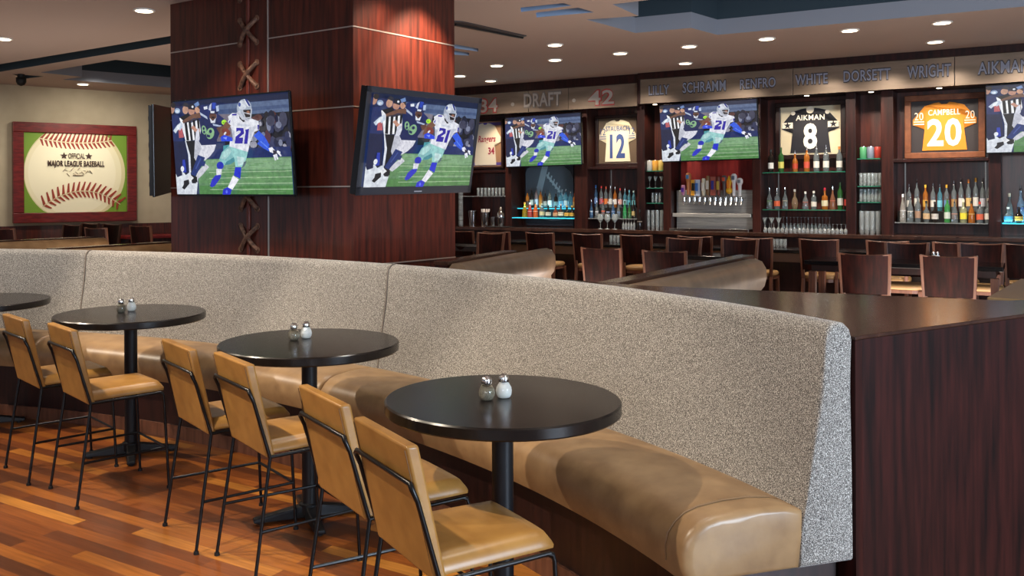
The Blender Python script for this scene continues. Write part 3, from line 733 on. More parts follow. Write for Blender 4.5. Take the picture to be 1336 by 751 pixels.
# back edge: from far right to the left until it meets the banquette curve
pbl = PZ(836, 372, ZP); backdir = (Vector((pbl.x-pb1.x, pbl.y-pb1.y, 0))).normalized()
tl_ = t_at(650); end_l = RC(tl_)-RN(tl_)*.02
back_pts = [Vector((pb1.x, pb1.y, 0))-backdir*.9, Vector((pbl.x, pbl.y, 0)), PZ(800, 369.2, ZP), PZ(740, 364.3, ZP)]
q2 = pr2-BN*.4; q3 = PZ(1316, 392, ZP)
polyp = [(pa.x, pa.y), (pr2.x, pr2.y), (q2.x, q2.y), (q3.x, q3.y)]
polyp += [(p_.x, p_.y) for p_ in back_pts[1:]]
lt = [RC(t)-RN(t)*.012 for t in np.linspace(t_at(700), .0, 30)]
polyp += [(p_.x, p_.y) for p_ in lt]
pt = thing('partition_counter', 'dark walnut partition with a flat top at the near end of the banquette', 'partition', (0, 0, 0))
MB().prism(polyp, ZP-.014, ZP).build('countertop', 'walnut_top', pt, bevel=.003)
cxm = sum(p_[0] for p_ in polyp)/len(polyp); cym = sum(p_[1] for p_ in polyp)/len(polyp)
body = [(p_[0]+(cxm-p_[0])*.001, p_[1]+(cym-p_[1])*.001) for p_ in polyp]
MB().prism(body, 0, ZP-.0145).build('body', 'walnut', pt)
# ------------------------------------------------------------------ booth dividers beyond
def booth(name, label, a_px, b_px, leath_end, mleather, cap_w=.12, zt=ZP, low=.0):
    a0 = PZ(*a_px, zt); b0 = PZ(*b_px, zt); d = Vector((b0.x-a0.x, b0.y-a0.y, 0)); L_ = d.length; d.normalize(); n_ = Vector((d.y, -d.x, 0))
    if n_.dot(Vector((1, -1, 0))) < 0: n_ = -n_
    t = thing(name, label, 'booth seat', (a0.x, a0.y, 0), math.atan2(d.y, d.x))
    MB().box(0, L_, -.0, cap_w, zt-.03, zt).build('cap_rail', 'walnut_top', t, bevel=.003)
    MB().box(0, L_-.01, .01, cap_w-.01, 0, zt-.031).build('divider_panel', 'walnut', t)
    # padded leather back on the side facing -y (local)
    prof = [(0, .45), (0, zt-.05), (-.03, zt-.015), (-.08, zt-.01), (-.13, zt-.03), (-.16, zt-.08), (-.165, zt-.15), (-.15, zt-.21), (-.12, zt-.25), (-.13, .8), (-.15, .45)]
    mb = MB(); m = len(prof)
    x1 = leath_end if leath_end else L_
    for x, ins in ((0, 0), (x1-.05, 0), (x1-.02, .012), (x1, .04)):
        for y, z in prof: mb.v.append((x, min(-.001, y+ins), z-ins if z > .5 else z))
    for i in range(3):
        for j in range(m):
            k = (j+1) % m; mb.f.append((i*m+j, i*m+k, (i+1)*m+k, (i+1)*m+j)); mb.c.append(None)
    mb.f.append(tuple(range(m))); mb.f.append(tuple(range(4*m-1, 3*m-1, -1))); mb.c += [None, None]
    mb.build('padded_back', mleather, t, smooth=True, angle=50)
    MB().box(0, x1-.01, -.62, -.17, .30, .47).build('seat_cushion', mleather, t, bevel=.03, seg=3, smooth=True)
    MB().box(0, x1-.02, -.55, -.001, 0, .299).build('plinth', 'walnut_dark', t)
    return t
booth('booth_seat', 'brown leather booth back just behind the tweed banquette, below the middle of the bar', (806, 368.6), (984, 332.5), 2.38, 'leather_grey')
booth('booth_seat', 'grey brown leather booth back beside the foot of the column', (585, 341), (674, 326.5), 1.95, 'leather_grey')
booth('booth_seat', 'pale tan booth back at the far left below the baseball picture', (-60, 316.5), (136, 308.2), None, 'leather')
booth('booth_seat', 'long low tan booth ledge left of the column foot', (70, 324.2), (224, 315.2), None, 'leather')
a0 = PZ(1306, 394.5, ZP-.002); b0 = PZ(1352, 366, ZP-.002); d = Vector((b0.x-a0.x, b0.y-a0.y, 0)); L_ = d.length
t = thing('ledge', 'narrow tan topped ledge running away from the right end of the partition', 'ledge', (a0.x+.02, a0.y+.06, 0), math.atan2(d.y, d.x))
MB().box(.12, L_, -.11, .06, ZP-.03, ZP).build('cap_rail', 'seat_tan', t, bevel=.003)
MB().box(.12, L_-.01, -.10, .05, 0, ZP-.031).build('panel', 'walnut', t)
# ------------------------------------------------------------------ round tables
ZTAB = .914
def cross_base(r, t):
    mb = MB()
    for k in range(4):
        a = k*PI/2+.35; c, s_ = math.cos(a), math.sin(a)
        def w(x, y, z): return (x*c-y*s_, x*s_+y*c, z)
        b0 = [w(.03, -.035, .012), w(r, -.028, .012), w(r, .028, .012), w(.03, .035, .012)]
        t0 = [w(.03, -.03, .075), w(r, -.02, .032), w(r, .02, .032), w(.03, .03, .075)]
        leg = MB().hexa(b0, t0); leg.build('base_foot', 'iron', t, bevel=.006)
        f = w(r-.04, 0, 0); MB().cyl((f[0], f[1], 0), (f[0], f[1], .0125), .018, n=12).build('glide', 'black_matt', t)
def round_table(cx_px, cy_px, D, label):
    c = PZ(cx_px, cy_px, ZTAB)
    t = thing('round_table', label, 'table', (c.x, c.y, 0), 0, 'round black tables along the banquette')
    MB().lathe([(D/2-.006, ZTAB-.045), (D/2, ZTAB-.039), (D/2, ZTAB-.006), (D/2-.006, ZTAB)], n=96).build('tabletop', 'table', t, smooth=True, angle=35)
    MB().lathe([(.15, ZTAB-.058), (.15, ZTAB-.046)], n=32).build('mounting_plate', 'black_matt', t, smooth=True)
    MB().lathe([(.055, .03), (.055, .08), (.0405, .085), (.0405, ZTAB-.059)], n=32).build('pole', 'iron', t, smooth=True)
    cross_base(.29, t)
    return c
TC = []
TC.append(round_table(-25, 391, .93, 'round black table cut off by the left edge of the photo'))
TC.append(round_table(170.5, 408, .94, 'round black table in front of the left seam of the banquette back'))
TC.append(round_table(403.5, 445.5, .93, 'round black table in the middle, before the right seam of the banquette back'))
TC.append(round_table(655.5, 519, .885, 'nearest and largest looking round black table'))
# ------------------------------------------------------------------ shakers
def shaker(base_px, salt, label):
    p_ = PZ(base_px[0], base_px[1], ZTAB); 
    t = thing('salt_shaker' if salt else 'pepper_shaker', label, 'shaker', (p_.x, p_.y, ZTAB+.0008), random.random(), None)
    k = 1.0
    prof = [(.017, 0), (.024, .003), (.029, .014), (.0305, .027), (.028, .04), (.021, .052), (.0165, .058), (.0165, .066)]
    if salt:
        MB().lathe(prof, n=28).build('glass_jar', 'glass', t, smooth='all')
        ip = [(max(.001, r-.0022), z+(.003 if i == 0 else 0)) for i, (r, z) in enumerate(prof[:7])]
        MB().lathe(ip, n=24).build('salt', 'salt', t, smooth='all')
    else:
        MB().lathe(prof, n=28).build('glass_jar', 'glass', t, smooth='all')
        ip = [(max(.001, r-.0022), z+(.003 if i == 0 else 0)) for i, (r, z) in enumerate(prof[:5])]
        MB().lathe(ip, n=24).build('pepper', 'pepper', t, smooth='all')
    MB().lathe([(.0185, .060), (.0195, .064), (.0195, .076), (.017, .082), (.011, .087), (.004, .089)], n=28).build('metal_lid', 'chrome', t, smooth=True, angle=50)
    hm = MB()
    for a in range(6): hm.cyl((.008*math.cos(a), .008*math.sin(a), .0865), (.008*math.cos(a), .008*math.sin(a), .0895), .0012, n=6)
    hm.build('lid_holes', 'black_matt', t)
    return t
for (a0, b0, w) in (((158, 407.5), (171.5, 405.5), 'round table at the left banquette seam'), ((383.5, 443.5), (399.5, 441), 'middle round table'), ((635, 521.5), (657.5, 518.5), 'nearest round table')):
    shaker(a0, False, 'glass pepper shaker with chrome lid on the '+w); shaker(b0, True, 'glass salt shaker full of white salt on the '+w)
# ------------------------------------------------------------------ stools
def make_stool(label):
    t = thing('counter_stool', label, 'stool', (0, 0, 0), 0, 'tan leather counter stools at the round tables')
    # seat cushion: subdivided slab with a crown and a soft front
    mb = MB(); nx, ny = 12, 12
    def outline(u, v):
        y = -.205+.42*v; w = .205-.012*v; x = (u*2-1)*w; return x, y
    top = []; bot = []
    for j in range(ny+1):
        for i in range(nx+1):
            u, v = i/nx, j/ny; x, y = outline(u, v)
            ex = min(u, 1-u)*2; ey = min(v, 1-v)*2
            e = min(1, min(min(u, 1-u)*.41, (1-v)*.42)/.03)
            rnd = math.sqrt(max(0, 1-(1-e)**2))
            z = .572+.036*rnd+.006*math.sin(PI*u)*math.sin(PI*v)
            if v > .85: y -= .02*((v-.85)/.15)*abs(u*2-1)**6
            top.append((x, y, z)); bot.append((x*.985, y, .56))
    n1_ = len(top); mb.v = top+bot; W1 = nx+1
    for j in range(ny):
        for i in range(nx):
            a = j*W1+i; mb.f.append((a, a+1, a+W1+1, a+W1)); mb.f.append((n1_+a, n1_+a+W1, n1_+a+W1+1, n1_+a+1)); mb.c += [None, None]
    per = [i for i in range(W1)]+[j*W1+nx for j in range(1, ny+1)]+[ny*W1+i for i in range(nx-1, -1, -1)]+[j*W1 for j in range(ny-1, 0, -1)]
    for k in range(len(per)):
        a, b = per[k], per[(k+1) % len(per)]; mb.f.append((a, n1_+a, n1_+b, b)); mb.c.append(None)
    mb.build('seat', 'tan', t, smooth=True, angle=60)
    # backrest: leaning slab with rounded edges
    b = MB(); n = 12
    zb_, zt_ = .545, .955; yb, yt = -.215, -.305; th = .042
    def P3(u, v, f):   # f 0 rear 1 front
        w = .207-.006*v; y = yb+(yt-yb)*v; return ((u*2-1)*w, y-th/2+th*f+(.008*math.sin(PI*u) if f > .5 else 0), zb_+(zt_-zb_)*v)
    b.hexa([P3(0, 0, 0), P3(1, 0, 0), P3(1, 0, 1), P3(0, 0, 1)], [P3(0, 1, 0), P3(1, 1, 0), P3(1, 1, 1), P3(0, 1, 1)])
    bo = b.build('backrest', 'tan', t, bevel=.009, seg=3, smooth=True)
    # stitched side bands are part of the upholstery
    for sx in (-1, 1):
        sb = MB().tube([(sx*.199, yb-th/2-.0008, zb_+.012), (sx*.1935, yt-th/2-.0008, zt_-.012)], .0014, 5); sb.build('stitching', mat('stitch', (104, 74, 44), .6), bo)
    r = .0078
    def yy(z): return yb+(yt-yb)*(z-zb_)/(zt_-zb_)
    zc = .845
    path = [(-.212, yb-.005, .54), (-.2125, yy(zc-.05)-th/2-.004, zc-.05), (-.2115, yy(zc)-th/2-.0105, zc-.012), (-.200, yy(zc)-th/2-.0105, zc), (.200, yy(zc)-th/2-.0105, zc), (.2115, yy(zc)-th/2-.0105, zc-.012), (.2125, yy(zc-.05)-th/2-.004, zc-.05), (.212, yb-.005, .54)]
    MB().tube(path, r, 10).build('back_rod', 'black', t, smooth=True)
    rail = [(-.212, yb-.005, .545), (-.205, .17, .547), (-.200, .19, .54)]
    MB().tube([(-.212, yb-.005, .548), (-.203, .175, .551)], r, 10).build('seat_rail', 'black', t, smooth=True)
    MB().tube([(.212, yb-.005, .548), (.203, .175, .551)], r, 10).build('seat_rail', 'black', t, smooth=True)
    MB().tube([(-.21, yb-.005, .546), (.21, yb-.005, .546)], r*.9, 8).build('seat_rail', 'black', t, smooth=True)
    for sx in (-1, 1):
        lg = MB().tube([(sx*.212, yb-.005, .55), (sx*.225, yb-.085, .012)], r, 10).build('leg', 'black', t, smooth=True)
        MB().cyl((sx*.225, yb-.085, 0), (sx*.225, yb-.085, .014), .013, .012, n=14).build('glide', 'black_matt', lg)
        lg = MB().tube([(sx*.203, .165, .551), (sx*.203, .183, .545), (sx*.2035, .19, .525), (sx*.213, .215, .012)], r, 10).build('leg', 'black', t, smooth=True)
        MB().cyl((sx*.213, .215, 0), (sx*.213, .215, .014), .013, .012, n=14).build('glide', 'black_matt', lg)
        MB().tube([(sx*.220, yb-.052, .235), (sx*.209, .205, .235)], r*.92, 8).build('footrest', 'black', t, smooth=True)
    MB().tube([(-.209, .204, .235), (.209, .204, .235)], r*.92, 8).build('footrest', 'black', t, smooth=True)
    return t
# rear-right seat corner in pixels, heading in degrees
ST = [((577, 735), 29, 'nearest tan leather stool at the nearest round table'),
      ((484, 657), 31, 'tan leather stool behind the nearest stool, at the nearest round table'),
      ((354, 580), 35, 'nearer of the two tan stools at the middle round table'),
      ((277, 551), 36, 'farther of the two tan stools at the middle round table'),
      ((120, 514), 41, 'nearer of the two tan stools at the round table by the left seam'),
      ((56, 494.5), 42, 'farther tan stool at the left seam table, cut by the left photo edge')]
st0 = None
for (px, py), hd, lab in ST:
    c = PZ(px, py, .60); a = math.radians(hd-90)
    off = Matrix.Rotation(a, 3, 'Z') @ Vector((-.212, .215, 0))
    loc = (c.x+off.x, c.y+off.y, 0)
    if st0 is None:
        st0 = make_stool(lab); st0.location = loc; st0.rotation_euler = (0, 0, a)
    else: dup(st0, loc, a, lab)
# ------------------------------------------------------------------ bar wall
def S(px, d=0): return BP(px, 250, d)[0]
def Z(px, py, d=0): return BP(px, py, d)[1]
ZC = round(Z(1146, 306.8, .28), 3); ZBAR = .985
ZFB = Z(1120, 119, .12); ZFT = Z(1120, 83, .12)
print('counter z', ZC, 'fascia', ZFB, ZFT)
bb = thing('back_bar', 'dark walnut back bar wall with lit niches and posts', 'bar cabinet', BA, BROT)
SL, SR = S(560), S(1336)+3
def bbox(name, m, s0, s1, d0, d1, z0, z1, parent=bb, bev=.004):
    return MB().box(s0, s1, -d1, -d0, z0, z1).build(name, m, parent, bevel=bev)
bbox('back_panel', 'walnut_red', SL, SR, -.42, -.40, .0, CEIL-.002, bev=0)
for a0, b0, red in ((570, 600, 0), (660, 668, 1), (750, 767, 1), (832, 842, 0), (866, 876, 1), (982, 993, 1), (1104, 1117, 0), (1150, 1166, 1), (1290, 1306, 0), (1400, 1420, 0), (1520, 1540, 0)):
    bbox('post', 'post_wood' if red else 'walnut', S(a0), S(b0), -.40, .02, ZC-.02, ZFB)
bbox('counter', 'walnut_top', SL, SR, -.40, .28, ZC-.05, ZC)
bbox('base_cabinet', 'walnut_dark', SL, SR, -.38, .22, .08, ZC-.051)
bbox('toe_kick', 'black_matt', SL, SR, -.38, .15, 0, .079)
bbox('niche_ceiling', 'walnut_dark', SL, SR, -.40, .10, ZFB, ZFB+.03)
# inside trims of niches: mid rails under pictures
def rail(px0, px1, py, d=-.02):
    z = Z((px0+px1)/2, py); bbox('rail', 'walnut', S(px0), S(px1), -.40, .0, z-.03, z+.01)
rail(766, 832, 218); rail(1166, 1290, 207.5); rail(600, 659, 223)
# fascia panels and crown
FS = S(832, .12)
def fascia(s0, s1, d, z0, z1):
    return bbox('fascia_panel', 'fascia', s0, s1, d-.03, d, z0, z1, bev=.002)
fd = .16
ed = [S(x, fd) for x in (560, 690, 742, 832)]
zl0, zl1 = Z(730, 144, fd), Z(730, 115.5, fd)
for a0, b0 in zip(ed, ed[1:]): fascia(a0+.004, b0-.004, fd, zl0, zl1)
ed = [S(x, fd+.06) for x in (835, 1035, 1246, 1460, 1600)]
zr0, zr1 = Z(1120, 119, fd+.06), Z(1120, 83, fd+.06)
for a0, b0 in zip(ed, ed[1:]): fascia(a0+.004, b0-.004, fd+.06, zr0, zr1)
bbox('crown_moulding', 'walnut', SL, S(834, fd+.06), -.40, fd+.05, zl1, CEIL-.001)
bbox('crown_moulding', 'walnut', S(834, fd+.06), SR, -.40, fd+.11, zr1, CEIL-.001)
bbox('fascia_core', 'walnut_dark', SL, S(833, fd+.06), -.40, fd-.031, ZFB+.03, zl1-.001)
bbox('fascia_core', 'walnut_dark', S(833, fd+.06), SR, -.40, fd+.029, ZFB+.03, zr1-.001)
bbox('post', 'walnut', S(832, fd+.06), S(836, fd+.06), -.40, fd+.07, ZFB, zr1)
def bar_obj(s, d, z, name, label, cat, group=None):
    return thing(name, label, cat, BW(s, d, z), BROT, group)
# names on the fascia
letc = ofcol((138, 142, 158), .4); leto = ofcol((58, 52, 54), .5); redc = ofcol((168, 60, 58), .5); greyc = ofcol((170, 160, 150), .4)
def sign(txt, px0, px1, yt, yb, d, label, c1, c2, bold=.012):
    sm = (px0+px1)/2; zc_ = Z(sm, (yt+yb)/2, d); s0, s1 = S(px0, d), S(px1, d); zz0, zz1 = Z(sm, yb, d), Z(sm, yt, d)
    t = bar_obj((s0+s1)/2, d, (zz0+zz1)/2, 'wall_lettering', label, 'lettering', 'names and numbers on the bar fascia')
    w, h = (s1-s0)/2, (zz1-zz0)/2
    text_obj(txt, -w, w, -h, h, -.0008, c2, t, .006, bold+.045, 'letter_outline')
    text_obj(txt, -w*.985, w*.985, -h*.84, h*.84, -.0075, c1, t, .006, bold, 'letter_face')
    return t
d2 = fd+.061
for txt, x0, x1, yt, yb, lab in (('LILLY', 847, 874, 110.5, 124.5, 'shortest blue grey name, leftmost on the right fascia'), ('SCHRAMM', 891, 948, 105, 121, 'seven letter name starting with S on the bar fascia'),
    ('RENFRO', 966, 1013, 101, 116, 'six letter name above the edge of the tap television'), ('WHITE', 1038, 1081, 95.5, 111, 'five letter name above the black jersey'),
    ('DORSETT', 1101, 1163, 89.5, 106.5, 'seven letter name starting with D above the narrow glass niche'), ('WRIGHT', 1184, 1242, 83.5, 102, 'six letter name above the orange jersey'),
    ('AIKMAN', 1276, 1345, 78, 96.5, 'name at the far right end of the fascia, cut by the edge')):
    sign(txt, x0, x1, yt, yb, d2, 'raised blue grey '+lab, letc, leto)
d1 = fd+.001
sign('34', 627, 650, 127.5, 148, d1, 'red outlined number 34 on the left fascia', greyc, redc, .015)
sign('DRAFT', 684, 733, 119.5, 140, d1, 'pale grey word of five letters in the middle of the left fascia', greyc, ofcol((120, 110, 104)), .015)
sign('42', 768, 802, 116, 138, d1, 'red outlined number 42 on the left fascia', greyc, redc, .015)
for px, py in ((669, 136), (749, 131)):
    s_, z_ = BP(px, py, d1); t = tag(MB().lathe([(.03, 0), (.03, .01)], n=10).build('fascia_dot', greyc), 'small grey dot between lettering on the left fascia, '+('left of the word' if px < 700 else 'right of the word'), 'sign dot', 'dots on the left fascia')
    t.location = BW(s_, d1, z_); t.rotation_euler = (PI/2, 0, BROT)
# niche downlights
NL = []
pr_ = None
for px, where_ in ((642, 'baseball jersey'), (803, 'white football jersey'), (1053, 'black football jersey'), (1137, 'narrow niche with cans'), (1226, 'orange jersey'), (855, 'narrow niche left of the tap television')):
    p_ = BW(S(px, .05), .05, ZFB-.012); NL.append((px, p_)); lab = 'small warm spotlight above the '+where_
    if pr_ is None:
        pr_ = thing('niche_light', lab, 'spotlight', p_, 0, 'small spotlights over the bar niches')
        MB().lathe([(.03, 0), (.045, 0), (.045, .011), (.03, .011)], n=16).build('trim_ring', 'chrome', pr_)
        MB().lathe([(.031, -.005), (.031, -.0005)], n=16).build('lens', 'lamp', pr_)
    else: dup(pr_, p_, 0, lab)
# ------------------------------------------------------------------ framed jerseys
def frame_box(t, w, h, fw, m, depth=.05):
    fr = MB()
    for (a0, a1, b0, b1) in ((-w/2, w/2, h/2-fw, h/2), (-w/2, w/2, -h/2, -h/2+fw), (-w/2, -w/2+fw, -h/2+fw, h/2-fw), (w/2-fw, w/2, -h/2+fw, h/2-fw)): fr.box(a0, a1, -depth, 0, b0, b1)
    fr.build('frame', m, t, bevel=.006)
def jersey_shape(w, h, lean=1):
    W = w/2; q = [(-.16, 1), (-.32, .97), (-.62, .86), (-1.0, .30), (-1.0, .08), (-.60, .06), (-.60, .42), (-.62, -.1), (-.70, -1), (.70, -1), (.62, -.1), (.60, .42), (.60, .06), (1.0, .08), (1.0, .30), (.62, .86), (.32, .97), (.16, 1), (.08, .92), (-.08, .92)]
    return [(x*W, z*h/2) for x, z in q]
def jersey(pxa, pxb, yt, yb, label, fm, mat_c, jc, num, name, nc, kind, fw=.06, d=-.30):
    s0, s1 = S(pxa, d), S(pxb, d); sm = (pxa+pxb)/2; z0, z1 = Z(sm, yb, d), Z(sm, yt, d)
    w, h = s1-s0, z1-z0
    t = bar_obj((s0+s1)/2, d, (z0+z1)/2, 'framed_jersey', label, 'framed jersey', 'framed jerseys on the bar wall')
    frame_box(t, w, h, fw, fm)
    MB().box(-w/2+fw, w/2-fw, -.012, -.0, -h/2+fw, h/2-fw).build('mat_board', mat_c, t)
    jw, jh = w-2*fw-.04, h-2*fw-.05
    jm = MB().plate(jersey_shape(jw, jh), -.026, -.0125); jo = jm.build('jersey', jc, t, bevel=.005)
    y = -.0265
    if kind != 'script':
        nw = {'8': .12, '20': .27, '12': .21}[num]
        text_obj(num, -jw*nw, jw*nw, -jh*.42, jh*.16, y, nc, jo, .003, .03, 'number')
        text_obj(name, -jw*(.32 if num == '12' else .25), jw*(.32 if num == '12' else .25), jh*.23, jh*.35, y, nc, jo, .003, .012, 'name_lettering')
    if kind in ('orange', 'white'):
        for sx in (-1, 1):
            text_obj(num, sx*jw*.40-jw*.07, sx*jw*.40+jw*.07, jh*.14, jh*.30, y, nc, jo, .003, .0, 'number')
            for k_ in range(2): MB().box(sx*jw*.40-jw*.085, sx*jw*.40+jw*.085, y-.003, y, jh*(.045+.05*k_), jh*(.065+.05*k_)).build('sleeve_stripe', nc, jo)
    if kind == 'black':
        wc = ofcol((222, 214, 196))
        for sx in (-1, 1):
            MB().box(sx*jw*.40-jw*.095, sx*jw*.40+jw*.095, y-.002, y, jh*.06, jh*.19).build('sleeve_stripe', wc, jo)
            MB().plate([(sx*jw*.40+(.052 if i % 2 == 0 else .021)*math.sin(i*PI/5), jh*.125+(.052 if i % 2 == 0 else .021)*math.cos(i*PI/5)) for i in range(10)], y-.005, y-.002).build('star', jc, jo)
            MB().cyl((sx*jw*.30, y, jh*.40), (sx*jw*.30, y-.003, jh*.40), .03, n=12).build('shoulder_patch', wc, jo)
        MB().lathe([(.05, 0), (.05, .003)], n=16).build('collar', wc, jo, loc=(0, y, jh*.46)).rotation_euler = (PI/2, 0, 0)
    if kind == 'script':
        text_obj('Rangers', -jw*.22, jw*.34, jh*.0, jh*.20, y, nc, jo, .003, .02, 'name_lettering', skew=.02)
        text_obj('34', jw*.10, jw*.30, -jh*.25, -jh*.08, y, nc, jo, .003, .03, 'number')
        for zz_, hh in ((h/2-fw-.07, .05), (-h/2+fw+.02, .05)): MB().box(-w/2+fw, w/2-fw, -.0145, -.0125, zz_, zz_+hh).build('mat_stripe', ofcol((86, 70, 150)), t)
    return t
jersey(1013, 1104.5, 132.5, 207.5, 'framed black football jersey with number 8 and stars on the sleeves', 'walnut_dark', ofcol((206, 194, 164)), ofcol((26, 26, 36), .7), '8', 'AIKMAN', ofcol((232, 228, 214)), 'black', .065)
jersey(1181, 1286, 123, 206, 'framed orange football jersey with number 20', noisy('frame_brown', (106, 58, 32), (130, 76, 44), (3, 3, 3), 4), ofcol((44, 38, 40)), ofcol((206, 128, 30), .7), '20', 'CAMPBELL', ofcol((236, 226, 208)), 'orange', .075)
jersey(778, 836, 150, 217, 'framed cream football jersey with blue number 12', 'walnut_dark', ofcol((88, 72, 56)), ofcol((214, 204, 176), .7), '12', 'STAUBACH', ofcol((54, 74, 128)), 'white', .05)
jersey(611, 658, 156, 220, 'framed cream baseball jersey with red script, partly behind the column television', 'walnut_dark', ofcol((150, 116, 90)), ofcol((208, 198, 180), .7), '34', 'R', ofcol((150, 50, 70)), 'script', .035)
# football picture
s0, s1 = S(686, -.34), S(748, -.34); z0, z1 = ZC+.02, Z(715, 212, -.34)
fp = bar_obj((s0+s1)/2, -.34, (z0+z1)/2, 'football_picture', 'dark grey picture of a football behind the bottles under the television', 'picture')
w, h = s1-s0, z1-z0
MB().box(-w/2, w/2, 0, .03, -h/2, h/2).build('backing', ofcol((34, 34, 42), .3), fp)
def lens(a, b, rot, n=24): return [(a*math.cos(2*PI*i/n)*math.cos(rot)-b*math.sin(2*PI*i/n)*abs(math.sin(2*PI*i/n))**.2*math.sin(rot), a*math.cos(2*PI*i/n)*math.sin(rot)+b*math.sin(2*PI*i/n)*abs(math.sin(2*PI*i/n))**.2*math.cos(rot)) for i in range(n)]
def clip(pts, W, Hh): return [(max(-W, min(W, x)), max(-Hh, min(Hh, z))) for x, z in pts]
MB().plate(clip([(x+.02, z+.05) for x, z in lens(w*.66, h*.46, -.55)], w/2, h/2), -.004, -.0005).build('football', ofcol((88, 86, 94), .5), fp)
MB().plate([(-w*.34, -h*.15), (-w*.22, -h*.18), (-w*.02, h*.44), (-w*.14, h*.46)], -.007, -.0045).build('stripe', ofcol((150, 150, 158), .5), fp)
lm = MB()
for i in range(8):
    x = -w*.02+i*w*.055; z = h*.30-i*h*.055; lm.plate([(x-.02, z-.05), (x+.0, z-.055), (x+.03, z+.045), (x+.01, z+.05)], -.009, -.0045)
lm.plate([(-w*.04, h*.32), (w*.42, -h*.13), (w*.42, -h*.17), (-w*.06, h*.29)], -.008, -.0045)
lm.build('laces', ofcol((168, 166, 172), .5), fp)
# ------------------------------------------------------------------ shelves
SHELF = {}
def shelf(key, px0, px1, py, label, mt='greenglass', d0=-.38, d1=-.03, th=.012):
    z = Z((px0+px1)/2, py, d1); s0, s1 = S(px0, 0)+.01, S(px1, 0)-.01
    t = MB().box(-(s1-s0)/2, (s1-s0)/2, -(d1-d0)/2, (d1-d0)/2, -th, 0).build('glass_shelf', mt, bevel=.001)
    tag(t, label, 'shelf', 'glass shelves of the back bar'); t.location = BW((s0+s1)/2, (d0+d1)/2, z); t.rotation_euler = (0, 0, BROT)
    SHELF[key] = z
shelf('n6u', 993, 1104, 224, 'upper green glass shelf below the black jersey')
shelf('n6l', 993, 1104, 273.3, 'lower green glass shelf of bottles below the black jersey')
shelf('n7a', 1117, 1150, 206.5, 'topmost small glass shelf with cans in the narrow niche'); shelf('n7b', 1117, 1150, 242.5, 'second small glass shelf in the narrow niche with cans'); shelf('n7c', 1117, 1150, 263.5, 'third small glass shelf in the narrow niche with cans')
shelf('n8', 1166, 1290, 290.5, 'lit glass shelf of bottles below the orange jersey', 'bargl', d1=.0)
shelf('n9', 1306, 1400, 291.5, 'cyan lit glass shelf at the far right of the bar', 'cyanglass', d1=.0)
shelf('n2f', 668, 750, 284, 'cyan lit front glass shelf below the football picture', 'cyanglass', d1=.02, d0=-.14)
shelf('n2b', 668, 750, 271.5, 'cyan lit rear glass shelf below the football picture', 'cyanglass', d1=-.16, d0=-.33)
shelf('n3', 767, 832, 284.8, 'glass shelf of spirits below the cream football jersey', 'bargl', d1=.02)
shelf('n4a', 842, 866, 222.5, 'topmost small glass shelf left of the beer taps'); shelf('n4b', 842, 866, 245, 'second small glass shelf left of the beer taps'); shelf('n4c', 842, 866, 264.5, 'third small glass shelf left of the beer taps')
shelf('n1', 600, 660, 255.5, 'pale glass shelf with upside down glasses near the column', 'bargl')
# back risers for the second rows
def riser(px0, px1, key, hgt, label):
    s0, s1 = S(px0)+.02, S(px1)-.02; t = MB().box(-(s1-s0)/2, (s1-s0)/2, -.07, .07, 0, hgt).build('bottle_riser', 'black_matt', bevel=.002)
    tag(t, label, 'riser'); t.location = BW((s0+s1)/2, -.27, SHELF[key]+.0005); t.rotation_euler = (0, 0, BROT); SHELF[key+'r'] = SHELF[key]+hgt+.0005
riser(1166, 1290, 'n8', .14, 'dark step raising the back row of bottles below the orange jersey'); riser(767, 832, 'n3', .16, 'dark step raising the back row of bottles below the cream jersey')
# vertical chrome shelf standards
for px, a0, b0, lab in ((1015.5, 224, 300, 'thin chrome shelf standard left side below the black jersey'), (770+27, 219, 284, 'thin chrome shelf standard below the cream football jersey'), (1181, 208, 288, 'thin chrome shelf standard at the left below the orange jersey'), (1286, 207, 288, 'thin chrome shelf standard at the right below the orange jersey')):
    d = -.37; z1_, z0_ = Z(px, a0, d), Z(px, b0, d)
    t = tag(MB().box(-.008, .008, -.004, .004, z0_, z1_).build('shelf_standard', 'steel'), lab, 'shelf bracket', 'chrome shelf standards'); p_ = BW(S(px, d), d-.02, 0); t.location = p_; t.rotation_euler = (0, 0, BROT)
